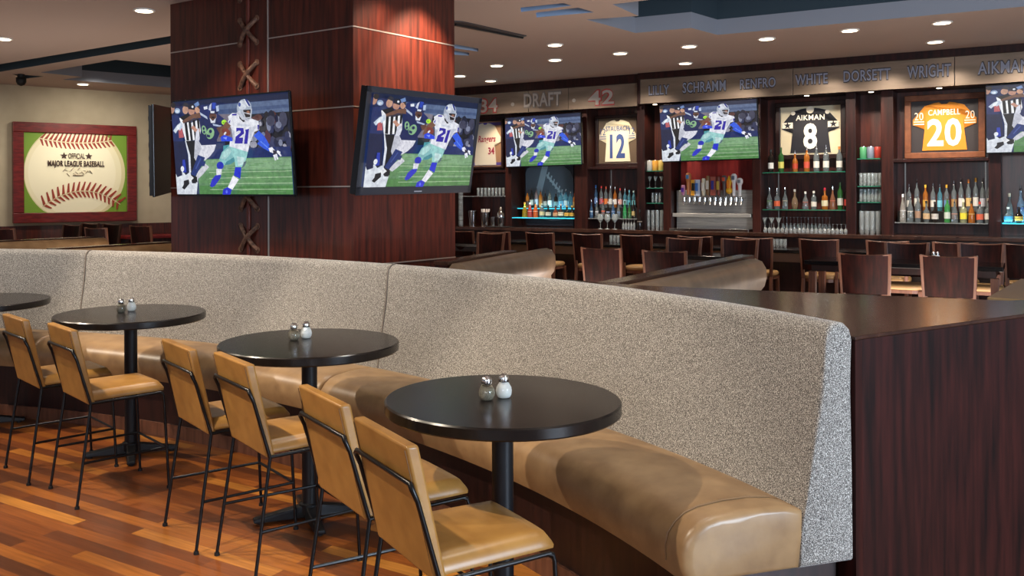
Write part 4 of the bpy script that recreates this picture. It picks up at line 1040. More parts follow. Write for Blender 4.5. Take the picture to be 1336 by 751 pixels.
# ------------------------------------------------------------------ bottles
BP_CACHE = {}
def bottle_mesh(kind, h, rad, body, cap, label):
    """returns a thing root with body, label and cap"""
    key = (kind, round(h, 2), round(rad, 3), body, cap, label)
    return key
def bottle(px, base_z, h, d, kind, body, cap, label_c, text, group, wpx=None, place=''):
    s = S(px, d); rad = wpx or .036
    t = bar_obj(s, d, base_z+.0012, 'bottle', text, 'bottle', group)
    n = 12
    if kind == 'slim': prof = [(rad*.9, 0), (rad, .01), (rad, h*.62), (rad*.8, h*.70), (rad*.36, h*.78), (rad*.34, h*.93)]
    elif kind == 'long': prof = [(rad*.9, 0), (rad, .01), (rad, h*.5), (rad*.75, h*.6), (rad*.36, h*.7), (rad*.33, h*.93)]
    elif kind == 'round': prof = [(rad*.7, 0), (rad*1.05, h*.1), (rad*1.2, h*.3), (rad*1.05, h*.5), (rad*.4, h*.64), (rad*.34, h*.9)]
    elif kind == 'square': prof = [(rad*1.05, 0), (rad*1.15, .01), (rad*1.15, h*.56), (rad*.95, h*.62), (rad*.38, h*.68), (rad*.36, h*.92)]; n = 8
    else: prof = [(rad*1.1, 0), (rad*1.15, .01), (rad*1.0, h*.5), (rad*.6, h*.66), (rad*.36, h*.74), (rad*.34, h*.93)]
    bm_ = ofcol(body, .08, .7) if sum(body) > 400 else ofcol(body, .1, .15)
    MB().lathe(prof, n=n).build('glass_body', bm_, t, smooth=True, angle=50)
    if label_c:
        r_ = prof[2][0] if kind != 'round' else rad*1.16
        MB().lathe([(r_+.0012, h*.16), (r_+.0012, h*.42)], n=n).build('label', ofcol(label_c, .6), t, smooth=True)
    if cap == 'pourer':
        MB().lathe([(rad*.36, h*.9), (rad*.4, h*.94), (rad*.16, h*.96), (rad*.12, h*1.06)], n=8).build('pourer', 'chrome', t, smooth=True)
    else: MB().lathe([(rad*.42, h*.88), (rad*.42, h*1.0)], n=10).build('cap', ofcol(cap, .4), t, smooth=True)
    return t
CLR = (150, 160, 164); AMB = (150, 88, 34); GRN = (46, 92, 48); DRK = (30, 24, 22); BLU = (92, 134, 178); CY = (110, 176, 196)
def cname(c):
    T = {CLR: 'clear', AMB: 'amber', GRN: 'green', DRK: 'dark', BLU: 'blue', CY: 'pale cyan', (206, 202, 194): 'white', (226, 190, 60): 'yellow', (196, 92, 44): 'orange', (176, 70, 60): 'red'}
    return T.get(c, 'coloured')
def lname(c):
    r, g, b = c
    if min(c) > 190: return 'white'
    if max(c) < 70: return 'black'
    if r > 190 and g > 160 and b < 130: return 'yellow'
    if r > 180 and g > 90 and b < 110: return 'orange'
    if r > 140 and g < 100: return 'red'
    if b > r and b > g: return 'blue'
    if g > r and g >= b: return 'green'
    return 'beige'
def row(items, base_z, d, topref, group, where_):
    """items: (px, py_top, kind, body, cap, label)"""
    n = len(items); xs_ = sorted(S(i_[0], d) for i_ in items); rad_ = min(.038, .46*min([b_-a_ for a_, b_ in zip(xs_, xs_[1:])] or [.1])/1.12)
    for i, (px, pyt, kind, body, cap, lc) in enumerate(sorted(items)):
        h = max(.16, Z(px, pyt, d)-base_z); capn = 'steel pourer' if cap == 'pourer' else lname(cap)+' cap'
        lab = cname(body)+' bottle, '+(lname(lc)+' label' if lc else capn)+', '+nth(i, n)+', '+where_
        bottle(px, base_z, h, d, kind, body, cap, lc, lab, group, rad_)
W_ = (206, 202, 194); P_ = 'pourer'
def cx2(x, s=3.575, o=980): return o+x/s
# niche under black jersey
row([(cx2(92), 195, 'slim', DRK, (30, 30, 34), (214, 214, 210)), (cx2(140), 192.5, 'slim', GRN, (60, 90, 50), (196, 190, 96)), (cx2(205), 198, 'long', AMB, P_, (170, 60, 40)), (cx2(260), 193, 'slim', AMB, P_, (180, 70, 54)), (cx2(305), 191.5, 'slim', CLR, P_, W_), (cx2(350), 191, 'slim', CLR, P_, W_), (cx2(412), 191, 'slim', CLR, (190, 120, 60), W_)],
    SHELF['n6u'], -.14, 0, 'bottles on the upper shelf under the black jersey', 'upper shelf under the black jersey')
row([(cx2(85), 246, 'wide', CLR, P_, (120, 160, 90)), (cx2(120), 247, 'square', CLR, P_, (214, 96, 60)), (cx2(158), 246, 'wide', CLR, P_, (190, 180, 150)), (cx2(203), 247, 'round', (190, 160, 130), (200, 196, 190), None), (cx2(253), 250, 'wide', CLR, (230, 226, 220), (200, 84, 56)), (cx2(292), 249, 'slim', CLR, (226, 220, 210), (210, 200, 190)), (cx2(343), 245, 'square', AMB, (180, 40, 60), (200, 190, 160)), (cx2(380), 245, 'wide', (120, 80, 60), P_, (170, 80, 70)), (cx2(415), 238, 'slim', GRN, (40, 60, 40), (200, 200, 190)), (cx2(447), 241, 'slim', DRK, (40, 40, 40), (190, 60, 50))],
    SHELF['n6l'], -.14, 0, 'bottles on the lower shelf under the black jersey', 'lower shelf under the black jersey')
c8 = lambda x: 1120+x/3.412
row([(c8(197), 253, 'wide', W_, (226, 226, 226), (196, 196, 200)), (c8(230), 255, 'wide', CLR, P_, (200, 196, 190)), (c8(264), 255, 'slim', CLR, P_, (150, 120, 100)), (c8(302), 262, 'round', CLR, (40, 36, 32), (190, 160, 120)), (c8(340), 263, 'round', DRK, (40, 36, 32), (190, 186, 180)), (c8(395), 258, 'slim', (60, 130, 70), P_, (190, 200, 190)), (c8(428), 262, 'wide', CLR, P_, (190, 130, 110)), (c8(467), 260, 'square', (210, 214, 170), (230, 226, 200), (222, 206, 60)), (c8(503), 262, 'wide', AMB, (30, 30, 30), (190, 170, 110)), (c8(540), 263, 'square', CLR, (200, 60, 40), (206, 96, 66)), (c8(577), 261, 'square', CLR, P_, (210, 206, 196))],
    SHELF['n8'], -.08, 0, 'front row of bottles under the orange jersey', 'front row under the orange jersey')
row([(c8(225), 242, 'slim', CLR, P_, W_), (c8(260), 236, 'slim', CLR, P_, (200, 200, 190)), (c8(298), 241, 'slim', AMB, (226, 180, 60), (196, 150, 60)), (c8(332), 241, 'slim', CLR, P_, W_), (c8(362), 242, 'slim', CY, P_, (120, 190, 210)), (c8(392), 241, 'slim', CLR, (220, 160, 50), (100, 130, 170)), (c8(425), 238, 'slim', CLR, P_, (170, 130, 80)), (c8(457), 235, 'slim', CLR, P_, (206, 204, 200)), (c8(490), 234, 'slim', CLR, (206, 120, 50), (200, 170, 110)), (c8(522), 232, 'slim', CLR, (220, 150, 40), W_), (c8(553), 235, 'slim', CLR, P_, (180, 180, 190)), (c8(583), 235, 'slim', CLR, P_, (190, 170, 150))],
    SHELF['n8r'], -.26, 0, 'back row of bottles under the orange jersey', 'back row under the orange jersey')
row([(c8(666), 270, 'round', CLR, (220, 220, 220), (60, 130, 170)), (c8(714), 270, 'round', DRK, (40, 30, 30), (200, 150, 60)), (1342, 268, 'wide', CLR, P_, W_)], SHELF['n9'], -.06, 0, 'front bottles in the cyan niche', 'front row in the far right cyan niche')
row([(c8(672), 252, 'wide', CLR, (210, 200, 180), None), (c8(722), 244, 'wide', (150, 180, 210), P_, (40, 70, 150)), (1344, 246, 'slim', CLR, P_, W_)], SHELF['n9'], -.22, 0, 'back bottles in the cyan niche', 'back row in the far right cyan niche')
c2 = lambda x: 640+x/3.952
row([(c2(176), 264, 'wide', (226, 190, 60), (200, 120, 40), None), (c2(203), 264, 'wide', (176, 70, 60), (220, 210, 200), (226, 220, 214)), (c2(232), 264, 'wide', (196, 92, 44), P_, (226, 220, 210)), (c2(265), 265, 'square', CLR, (190, 180, 150), (206, 196, 150)), (c2(297), 267, 'round', DRK, P_, (210, 200, 180)), (c2(335), 268, 'round', (120, 60, 40), (40, 30, 28), (200, 150, 110)), (c2(362), 266, 'round', (60, 40, 34), (200, 190, 180), (216, 206, 180)), (c2(393), 268, 'round', DRK, (200, 160, 60), (206, 160, 70)), (c2(420), 268, 'round', DRK, (200, 160, 60), (196, 150, 60))],
    SHELF['n2f'], -.06, 0, 'front row of bottles under the football picture', 'front row under the football picture')
row([(c2(190), 250, 'slim', AMB, P_, (60, 40, 34)), (c2(212), 246, 'slim', DRK, P_, (160, 150, 140)), (c2(237), 244, 'slim', (110, 90, 90), P_, (150, 150, 160)), (c2(258), 248, 'slim', AMB, P_, None), (c2(282), 250, 'slim', DRK, P_, (120, 100, 90)), (c2(305), 248, 'slim', (150, 150, 140), P_, (190, 186, 180)), (c2(337), 251, 'slim', DRK, P_, (90, 110, 110)), (c2(362), 249, 'slim', CY, P_, (90, 160, 190)), (c2(388), 248, 'slim', CY, P_, (170, 200, 210)), (c2(412), 251, 'slim', CY, P_, None), (c2(434), 252, 'slim', AMB, (200, 60, 40), (150, 120, 60))],
    SHELF['n2b'], -.24, 0, 'back row of bottles under the football picture', 'back row under the football picture')
row([(c2(520), 262, 'wide', BLU, P_, (190, 200, 210)), (c2(548), 263, 'wide', CLR, P_, (200, 196, 200)), (c2(580), 261, 'wide', CLR, (206, 60, 40), (214, 90, 60)), (c2(605), 264, 'wide', DRK, P_, (150, 160, 190)), (c2(632), 262, 'wide', BLU, P_, (130, 150, 190)), (c2(660), 264, 'wide', CLR, P_, (110, 140, 180)), (c2(692), 262, 'wide', (50, 140, 80), (40, 60, 50), (60, 130, 80)), (c2(716), 264, 'wide', GRN, (30, 30, 30), (70, 110, 70)), (c2(736), 262, 'slim', DRK, (30, 30, 30), (170, 150, 100))],
    SHELF['n3'], -.05, 0, 'front row of bottles under the cream football jersey', 'front row under the cream jersey')
row([(c2(543), 241.5, 'slim', BLU, (50, 110, 180), (120, 150, 200)), (c2(571), 242.5, 'slim', CLR, (196, 50, 50), (180, 100, 110)), (c2(595), 243, 'slim', CLR, (214, 80, 40), (214, 120, 60)), (c2(618), 244, 'slim', CLR, P_, W_), (c2(642), 245, 'slim', AMB, P_, W_), (c2(668), 245.5, 'slim', CLR, (200, 60, 60), (210, 160, 150)), (c2(693), 247, 'slim', CY, P_, (150, 190, 200)), (c2(715), 248, 'slim', CY, (110, 180, 200), (90, 170, 190)), (c2(738), 248.5, 'slim', CY, (190, 210, 210), (120, 190, 200))],
    SHELF['n3r'], -.26, 0, 'back row of bottles under the cream football jersey', 'back row under the cream jersey')
bottle(c2(768), ZC, .30, .10, 'wide', DRK, (20, 20, 20), (170, 160, 150), 'large dark bottle standing on the back counter left of the beer taps', None)
# ------------------------------------------------------------------ glasses
def gl(kind, h, r):
    if kind == 'tumbler': return MB().lathe([(r*.8, 0), (r, h*.15), (r, h), (r*.9, h), (r*.86, h*.2), (r*.3, h*.16)], n=12)
    if kind == 'martini': return MB().lathe([(r*.8, 0), (r*.8, .004), (r*.08, .01), (r*.08, h*.55), (r*1.1, h), (r*1.05, h), (r*.06, h*.6)], n=12)
    if kind == 'wine': return MB().lathe([(r*.85, 0), (r*.8, .004), (r*.1, .012), (r*.1, h*.42), (r*.8, h*.56), (r, h*.72), (r*.8, h), (r*.76, h), (r*.94, h*.72), (r*.7, h*.58)], n=12)
    if kind == 'invwine': return MB().lathe([(r*.8, 0), (r, h*.28), (r*.8, h*.44), (r*.1, h*.56), (r*.1, h*.96), (r*.8, h*.98), (r*.85, h)], n=12)
def glasses(kind, pxs, base, h, d, group, where_, r=.036, lname_=None, m='bargl'):
    proto_ = None; n = len(pxs)
    nm = {'tumbler': 'clear tumbler', 'martini': 'martini glass', 'wine': 'wine glass', 'invwine': 'upside down wine glass'}[kind]
    for i, px in enumerate(sorted(pxs)):
        lab = (lname_ or nm)+', '+nth(i, n)+' '+where_
        p_ = BW(S(px, d), d, base+.0012)
        if proto_ is None:
            proto_ = gl(kind, h, r).build('glass' if kind == 'tumbler' else ('martini_glass' if kind == 'martini' else 'wine_glass'), m, smooth=True, angle=50)
            tag(proto_, lab, 'glass', group); proto_.location = p_; proto_.rotation_euler = (0, 0, BROT)
        else: dup(proto_, p_, BROT, lab)
c6 = lambda a, b, n: [cx2(a+(b-a)*i/(n-1)) for i in range(n)]
glasses('martini', c6(62, 128, 3), ZC, .20, -.08, 'martini glasses under the black jersey', 'on the counter under the black jersey', .038)
glasses('invwine', c6(150, 366, 14), ZC, .205, -.26, 'back row of wine glasses under the black jersey', 'back row on the counter under the black jersey', .022)
glasses('invwine', c6(66, 440, 20), ZC, .125, .02, 'front row of wine glasses under the black jersey', 'front row on the counter under the black jersey', .026)
glasses('tumbler', [cx2(x) for x in (512, 530, 548, 566, 584, 600)], SHELF['n7b'], .17, -.12, 'glasses on the second narrow shelf', 'on the second narrow shelf below the cans', .024)
glasses('tumbler', [cx2(x) for x in (512, 530, 548, 566, 584, 600)], SHELF['n7c'], .17, -.12, 'glasses on the third narrow shelf', 'on the third narrow shelf below the cans', .024)
glasses('tumbler', [cx2(x) for x in (515, 540, 565, 592)], ZC, .30, -.10, 'tall glasses at the bottom of the can niche', 'at the bottom of the narrow can niche', .033, 'tall beer glass')
cxA = lambda x: 820+x/3.415
glasses('martini', [cxA(x) for x in (95, 120, 147)], SHELF['n4b'], .17, -.12, 'martini glasses left of the taps', 'on the small shelf left of the beer taps', .032)
glasses('tumbler', [cxA(x) for x in (108, 124, 140)], SHELF['n4c'], .15, -.12, 'short glasses left of the taps', 'on the third small shelf left of the beer taps', .022)
glasses('tumbler', [cxA(x) for x in (88, 108, 128, 148)], ZC, .29, -.10, 'tall glasses left of the taps', 'in the niche left of the beer taps', .028, 'tall beer glass')
glasses('tumbler', [580+x/3.41 for x in (150, 166, 182, 198, 214, 230, 246, 262)], SHELF['n1'], .135, -.08, 'glasses on the shelf beside the column', 'on the pale shelf under the baseball jersey', .024)
glasses('wine', [c2(x) for x in (566, 602, 640)], ZC, .23, .1, 'wine glasses under the cream football jersey', 'on the counter under the cream jersey', .045)
glasses('invwine', [c2(x) for x in (684, 698, 712, 726, 740)], ZC, .20, .08, 'upside down glasses under the cream football jersey', 'on the counter under the cream jersey', .019)
glasses('tumbler', [600, 603.5], SHELF['n1']-.0, .01, -.30, None, '', .03) if False else None
# stacked glass tower left
for k_ in range(8):
    o = gl('tumbler', .085, .04).build('glass', 'bargl', smooth=True, angle=50); tag(o, 'stacked clear glass in the tall tower right of the column, %s from the bottom' % NTH[k_], 'glass', 'tower of stacked glasses')
    o.location = BW(S(601, .1), .1, ZC+.0012+k_*.0862)
# cans
def can(px, base, d, col_, label, r=.045, h=.155):
    s = S(px, d); t = bar_obj(s, d, base+.0012, 'drink_can', label, 'can', 'drink cans on the narrow shelves')
    MB().lathe([(r*.85, 0), (r, .01), (r, h-.012), (r*.85, h-.002)], n=18).build('can_body', ofcol(col_, .35), t, smooth=True)
    MB().lathe([(r*.84, h-.002), (r*.84, h+.002)], n=18).build('can_lid', 'chrome', t)
can(cx2(523), SHELF['n7a'], -.12, (72, 140, 96), 'green drink can, leftmost on the topmost shelf of the narrow niche'); can(cx2(557), SHELF['n7a'], -.12, (110, 118, 134), 'grey blue drink can, middle one on the topmost shelf'); can(cx2(592), SHELF['n7a'], -.12, (150, 50, 40), 'red drink can, rightmost on the topmost shelf')
can(cxA(95), SHELF['n4a'], -.12, (190, 190, 186), 'silver drink can, leftmost left of the tap television'); can(cxA(120), SHELF['n4a'], -.12, (206, 150, 60), 'gold drink can, middle one left of the tap television'); can(cxA(146), SHELF['n4a'], -.12, (200, 170, 90), 'yellow drink can, rightmost left of the tap television')
# cups and shaker by the column
def tin(px, r, h, name, label, cat, prof=None, parts=None):
    t = bar_obj(S(px, .08), .08, ZC+.0012, name, label, cat, None)
    MB().lathe(prof or [(r*.75, 0), (r, h), (r*.93, h), (r*.7, .01)], n=18).build('cup_body', 'chrome', t, smooth=True, angle=50)
    return t
t_ = tin(580+125/3.41, .075, .26, 'steel_tumbler', 'tapered steel mixing cup, leftmost on the counter by the column', 'cup')
t_ = tin(580+181/3.41, .085, .24, 'straw_holder', 'steel cup full of paper straws on the counter by the column', 'cup')
for k_ in range(12):
    a = k_*2.4; MB().cyl((.03*math.cos(a), .03*math.sin(a), .02), (.07*math.cos(a), .07*math.sin(a), .29), .007, n=6).build('straw', ofcol((226, 216, 206)), t_)
t_ = tin(580+216/3.41, .05, .16, 'steel_jigger', 'small short steel cup between straw holder and cocktail shaker', 'cup')
t_ = tin(580+250/3.41, .05, .2, 'cocktail_shaker', 'polished steel cocktail shaker on the counter by the column', 'shaker', [(.045, 0), (.06, .14), (.065, .2), (.05, .24), (.03, .28), (.03, .31), (.012, .33)])
tr_ = tag(MB().box(-.20, .20, -.12, .12, 0, .012).build('bar_mat', 'black_matt', bevel=.003), 'dark bar mat on the counter in front of the cocktail shaker', 'mat'); tr_.location = BW(S(650, .2), .16, ZC+.0006); tr_.rotation_euler = (0, 0, BROT)
# ------------------------------------------------------------------ beer taps
tp = bar_obj(S(929, 0), 0, ZC+.001, 'tap_station', 'stainless steel draught beer tap station with drip shelf below the television', 'beer tap station')
s0, s1 = S(877, 0)-S(929, 0)+.01, S(981, 0)-S(929, 0)-.01
zt_ = Z(929, 248, -.2)-ZC
MB().box(s0, s1, .16, .36, 0, zt_).build('steel_tower', 'steel', tp, bevel=.006)
zsh = Z(929, 278.5, .0)-ZC
MB().box(s0, s1, -.02, .155, zsh-.05, zsh).build('drip_shelf', 'steel', tp, bevel=.005)
MB().box(s0, s1, -.16, .155, 0, .035).build('drip_tray', 'chrome', tp, bevel=.004)
MB().box(s0+.0, s1, .37, .39, zt_, Z(929, 205, -.38)-ZC).build('red_backboard', noisy('red_board', (130, 28, 24), (160, 44, 36), (6, 6, 1), 3), tp)
TAPS = [(146, 282, 372, (206, 140, 170), 'thin'), (192, 172, 368, (190, 120, 70), 'ball'), (240, 228, 376, (226, 160, 50), 'wide'), (272, 226, 380, (190, 200, 216), 'wide'), (328, 222, 380, (216, 206, 180), 'thin'), (367, 200, 372, (130, 96, 60), 'thin'), (413, 200, 374, (160, 84, 70), 'wide'), (462, 206, 376, (120, 60, 50), 'thin'), (512, 196, 376, (90, 80, 80), 'ball'), (555, 198, 360, (232, 176, 40), 'flare'), (598, 180, 380, (222, 220, 220), 'ball'), (650, 218, 382, (216, 214, 214), 'ball')]
for i, (x, yt, yb, c, kd) in enumerate(TAPS):
    px = 870+x/6.83; y0, y1 = 200+yb/6.83, 200+yt/6.83; d = .06
    pxs = 870+(155+i*46.2)/6.83
    z0_, z1_ = Z(px, y0, d), Z(px, y1, d); zf = Z(px, 200+408/6.83, d)
    t = bar_obj(S(pxs, d), d, zf-.03, 'beer_tap', {0: 'short pink', 1: 'tall blue topped brown', 2: 'yellow and black', 3: 'round pale blue', 4: 'cream figure', 5: 'square brown', 6: 'wide red and blue', 7: 'thin dark red', 8: 'curled dark grey', 9: 'bright yellow', 10: 'tall white', 11: 'short white oval'}[i]+' handled beer tap, '+nth(i, 12)+' in the row of twelve', 'beer tap', 'row of beer taps')
    dx = S(px, d)-S(pxs, d); hh = z1_-z0_; zb_ = z0_-zf+.03
    MB().cyl((0, .0, .0), (0, .0, .055), .022, n=10).cyl((0, .0, .03), (0, .215, .05), .014, n=8).cyl((0, -.0, .0), (0, -.03, -.05), .014, .011, n=8).build('faucet', 'chrome', t, smooth=True)
    hd = MB(); cc = ofcol(c, .4)
    MB().cyl((0, 0, .05), (dx, 0, zb_+.01), .012, n=8).build('stem', 'chrome', t)
    if kd == 'thin': hd.lathe([(.018, zb_), (.028, zb_+hh*.25), (.03, zb_+hh*.9), (.022, zb_+hh)], (dx, 0, 0), n=8)
    elif kd == 'ball': hd.lathe([(.022, zb_), (.026, zb_+hh*.6), (.03, zb_+hh*.62), (.045, zb_+hh*.75), (.042, zb_+hh*.92), (.02, zb_+hh)], (dx, 0, 0), n=12)
    elif kd == 'wide': hd.box(dx-.04, dx+.04, -.018, .018, zb_, zb_+hh*.95)
    else: hd.lathe([(.02, zb_), (.045, zb_+hh*.1), (.045, zb_+hh*.25), (.022, zb_+hh*.35), (.04, zb_+hh*.7), (.004, zb_+hh)], (dx, 0, 0), n=10)
    ho = hd.build('handle', cc, t, bevel=.004, smooth=True)
    acc = [(90, 40, 140), (70, 130, 180), (26, 24, 24), (60, 110, 180), (220, 214, 200), (206, 200, 186), (54, 50, 130), (180, 150, 60), (190, 70, 40), (226, 130, 30), (90, 96, 110), (120, 124, 130)][i]
    MB().box(dx-.02, dx+.02, -.055 if kd == 'ball' else -.048, -.03, zb_+hh*(.72 if kd == 'ball' else .3), zb_+hh*(.9 if kd == 'ball' else .75)).build('badge', ofcol(acc, .4), t, bevel=.004)
# ------------------------------------------------------------------ customer bar
nfront = 11.0
# distance in front of cabinet plane
def dn(p_): return (p_-BA).dot(BN)
cA = P(1072, 309, 10.25); dA = dn(cA)           # stool row distance
dbf = dA-.34; dbb = dbf-.5
print('bar stool d', dA, 'bar front', dbf, dbb)
cb = thing('bar_counter', 'long dark bar counter with brown apron behind the row of bar stools', 'bar counter', BA, BROT)
MB().box(SL, SR, -dbf-.08, -dbb, ZBAR-.04, ZBAR).build('bar_top', 'granite', cb, bevel=.006)
MB().box(SL, SR, -dbf, -dbb-.05, ZBAR-.15, ZBAR-.041).build('apron', 'bar_apron', cb, bevel=.003)
MB().box(SL, SR, -dbf+.03, -dbb-.07, 0, ZBAR-.151).build('bar_front', 'walnut_dark', cb)
fr_ = MB()
fr_.cyl((SL, -dbf-.05, .2), (SR, -dbf-.05, .2), .025, n=10); fr_.build('foot_rail', 'steel', cb, smooth=True)
for s_ in np.arange(SL+.3, SR-.2, 1.2): MB().cyl((s_, -dbf-.05, .2), (s_, -dbf+.04, .2), .014, n=8).build('rail_bracket', 'steel', cb)
glasses('tumbler', [994+ i*5 for i in range(7)], ZBAR, .10, dbb+.08, 'glasses on the bar top left of the first chairs', 'standing on the dark bar top below the black jersey', .021)
glasses('tumbler', [797+ i*4.6 for i in range(6)], ZBAR, .10, dbb+.08, 'glasses on the bar top in the middle', 'on the dark bar top below the cream jersey', .021)
# ------------------------------------------------------------------ wooden bar chairs
def make_chair(label, group):
    t = thing('bar_chair', label, 'bar chair', (0, 0, 0), 0, group)
    # faces +y, back at -y
    for sx in (-1, 1):
        MB().hexa([(sx*.19-.02, -.27, 0), (sx*.19+.02, -.27, 0), (sx*.19+.02, -.23, 0), (sx*.19-.02, -.23, 0)], [(sx*.175-.018, -.20, .70), (sx*.175+.018, -.20, .70), (sx*.175+.018, -.165, .70), (sx*.175-.018, -.165, .70)]).hexa(
            [(sx*.175-.018, -.20, .70), (sx*.175+.018, -.20, .70), (sx*.175+.018, -.165, .70), (sx*.175-.018, -.165, .70)], [(sx*.198-.016, -.255, 1.15), (sx*.198+.016, -.255, 1.15), (sx*.198+.016, -.23, 1.15), (sx*.198-.016, -.23, 1.15)]).build('leg', 'chair_wood', t, bevel=.004)
        MB().hexa([(sx*.19-.018, .17, 0), (sx*.19+.018, .17, 0), (sx*.19+.018, .206, 0), (sx*.19-.018, .206, 0)], [(sx*.165-.02, .13, .69), (sx*.165+.02, .13, .69), (sx*.165+.02, .17, .69), (sx*.165-.02, .17, .69)]).build('leg', 'chair_wood', t, bevel=.004)
        MB().box(sx*.185-.01, sx*.185+.01, -.235, .175, .33, .355).build('stretcher', 'chair_wood', t)
    MB().box(-.19, .19, .165, .19, .24, .275).build('stretcher', 'chair_wood', t)
    MB().box(-.19, .19, -.235, -.215, .40, .425).build('stretcher', 'chair_wood', t)
    # curved back panel
    mb = MB(); n = 8
    for i in range(n+1):
        u = -1+2*i/n; x = u*.185; bow = -.035*(1-u*u)
        for z, y in ((.80, -.205), (1.145-.012*(1-u*u), -.245)):
            w_ = x*(.95 if z < .9 else 1.04)
            mb.v += [(w_, y+bow-.008, z), (w_, y+bow+.008, z)]
    for i in range(n):
        a = i*4; b = a+4
        mb.f += [(a, b, b+2, a+2), (a+1, a+3, b+3, b+1), (a, a+1, b+1, b), (a+2, b+2, b+3, a+3)]; mb.c += [None]*4
    mb.f += [(0, 2, 3, 1), (n*4, n*4+1, n*4+3, n*4+2)]; mb.c += [None, None]
    mb.build('backrest', 'chair_back', t, smooth=True, angle=50)
    tr = MB().tube([(-.20, -.243, 1.143)]+[(x*.2, -.243-.035*(1-x*x), 1.143-.012*(1-x*x)) for x in (-.75, -.5, -.25, 0, .25, .5, .75)]+[(.20, -.243, 1.143)], .009, 6); tr.build('top_rail', 'chair_wood', t, smooth=True)
    sp_ = []
    for i in range(28):
        a = 2*PI*i/28; c_, s_ = math.cos(a), math.sin(a); r_ = 1/(abs(c_)**3.2+abs(s_)**3.2)**(1/3.2); sp_.append((.205*c_*r_, -.01+.205*s_*r_))
    sm_ = MB()
    for z, k_ in ((.70, .96), (.712, 1.0), (.735, 1.0), (.75, .93), (.753, .8)): sm_.v += [(x*k_, y*k_, z) for x, y in sp_]
    for q in range(4):
        for i in range(28): j = (i+1) % 28; sm_.f.append((q*28+i, q*28+j, (q+1)*28+j, (q+1)*28+i)); sm_.c.append(None)
    sm_.f += [tuple(range(27, -1, -1)), tuple(range(112, 140))]; sm_.c += [None, None]
    sm_.build('seat_pad', 'seat_tan', t, smooth=True, angle=60)
    MB().prism([(x*.97, y*.97) for x, y in sp_], .665, .699).build('seat_frame', 'chair_wood', t)
    return t
ch0 = [None]
def place_chair(loc, rz, label, group):
    if ch0[0] is None:
        ch0[0] = make_chair(label, group); ch0[0].location = loc; ch0[0].rotation_euler = (0, 0, rz)
    else: dup(ch0[0], loc, rz, label, group)
ROWA = [(612, 'beside the column, seen behind a table chair'), (658, 'second along the bar from the column'), (714, 'third along the bar from the column, fully visible with its seat'), (775, 'fourth along the bar from the column'), (838, 'fifth along the bar from the column'), (914, 'sixth along the bar from the column'), (990, 'seventh along the bar, above the booth end'), (1073, 'eighth along the bar, open view of its seat'), (1161, 'ninth along the bar from the column'), (1248, 'tenth along the bar from the column'), (1341, 'eleventh along the bar, cut by the right photo edge')]
for px, w in ROWA:
    p_ = BW(S(px, dA), dA-.02, 0); place_chair((p_.x, p_.y, 0), BROT, 'dark wood bar chair '+w, 'wooden chairs along the bar counter')
def chair_at(px, yt, rz, label, group, Ymax=99, zt=1.15, fit=False):
    hz = 250-.004*(px-600); Y = min(Ymax, (H-zt)*F/(yt-hz)); p_ = P(px, 250, Y); place_chair((p_.x, p_.y, 0), rz, label, group)
    if fit: k_ = (H-(yt-hz-3)*Y/F)/1.15; [o for o in bpy.data.objects if o.get('label') == label][0].scale = (1, 1, k_)
G2 = 'wooden chairs at the high tables before the bar'
chair_at(797, 321, BROT, 'near dark wood chair showing its back, leftmost, in front of the bar chairs', G2)
chair_at(878, 324.5, BROT, 'near dark wood chair showing its back, just above the booth ledge', G2)
chair_at(1133, 328, BROT, 'near dark wood chair showing its back, left one at right high table', G2)
chair_at(1240, 330.5, BROT, 'near dark wood chair showing its back, right one at right high table', G2)
chair_at(883, 311.5, BROT+PI, 'dark wood chair facing the camera behind the left high table', G2)
chair_at(957, 312.5, BROT+PI, 'dark wood chair facing the camera at the right end of the left high table', G2)
chair_at(1179, 317.5, BROT+PI, 'dark wood chair on the far side of the right high table, left one', G2)
chair_at(1278, 318.5, BROT+PI, 'dark wood chair on the far side of the right high table, right one', G2)
chair_at(628, 304.5, BROT+PI, 'dark wood chair at the dark table beside the column foot', G2)
# high rectangular tables
def high_table(corner_px, l, w, label, z=.975):
    c = PZ(corner_px[0], corner_px[1], z); o = Vector((c.x, c.y, 0))
    t = thing('high_table', label, 'table', o, BROT, 'rectangular high tables before the bar')
    MB().box(-l, 0, 0, w, z-.045, z).build('tabletop', 'granite', t, bevel=.005)
    MB().box(-l+.06, -.06, .06, w-.06, z-.11, z-.046).build('apron', 'walnut_dark', t)
    for x in (-l+.07, -.07):
        for y in (.07, w-.07): MB().hexa([(x-.025, y-.025, 0), (x+.025, y-.025, 0), (x+.025, y+.025, 0), (x-.025, y+.025, 0)], [(x-.035, y-.035, z-.111), (x+.035, y-.035, z-.111), (x+.035, y+.035, z-.111), (x-.035, y+.035, z-.111)]).build('leg', 'chair_wood', t, bevel=.004)
    return t
high_table((1309, 348.5), 1.75, .62, 'right dark high table set with chairs')
high_table((945, 335), .95, .62, 'left dark high table beyond the booth ledge')
high_table((633, 318.5), .9, .5, 'small dark high table partly hidden by the column')
zt__ = .975
for (px, py, lab) in ((1218, 338, 'right high table'), (1223, 338.4, 'right high table'), (875, 326.5, 'left high table'), (881, 326.8, 'left high table')):
    c = PZ(px, py+2, zt__); 
    t = thing('salt_shaker', ('left' if px in (1218, 875) else 'right')+' one of the two tiny shakers on the '+lab, 'shaker', (c.x, c.y, zt__+.0008), 0, 'shakers on the high tables')
    MB().lathe([(.017, 0), (.03, .02), (.028, .04), (.0165, .058)], n=14).build('glass_jar', 'salt' if px in (1223, 881) else 'bargl', t, smooth=True)
    MB().lathe([(.0185, .0585), (.0195, .08), (.008, .09)], n=14).build('metal_lid', 'chrome', t, smooth=True)
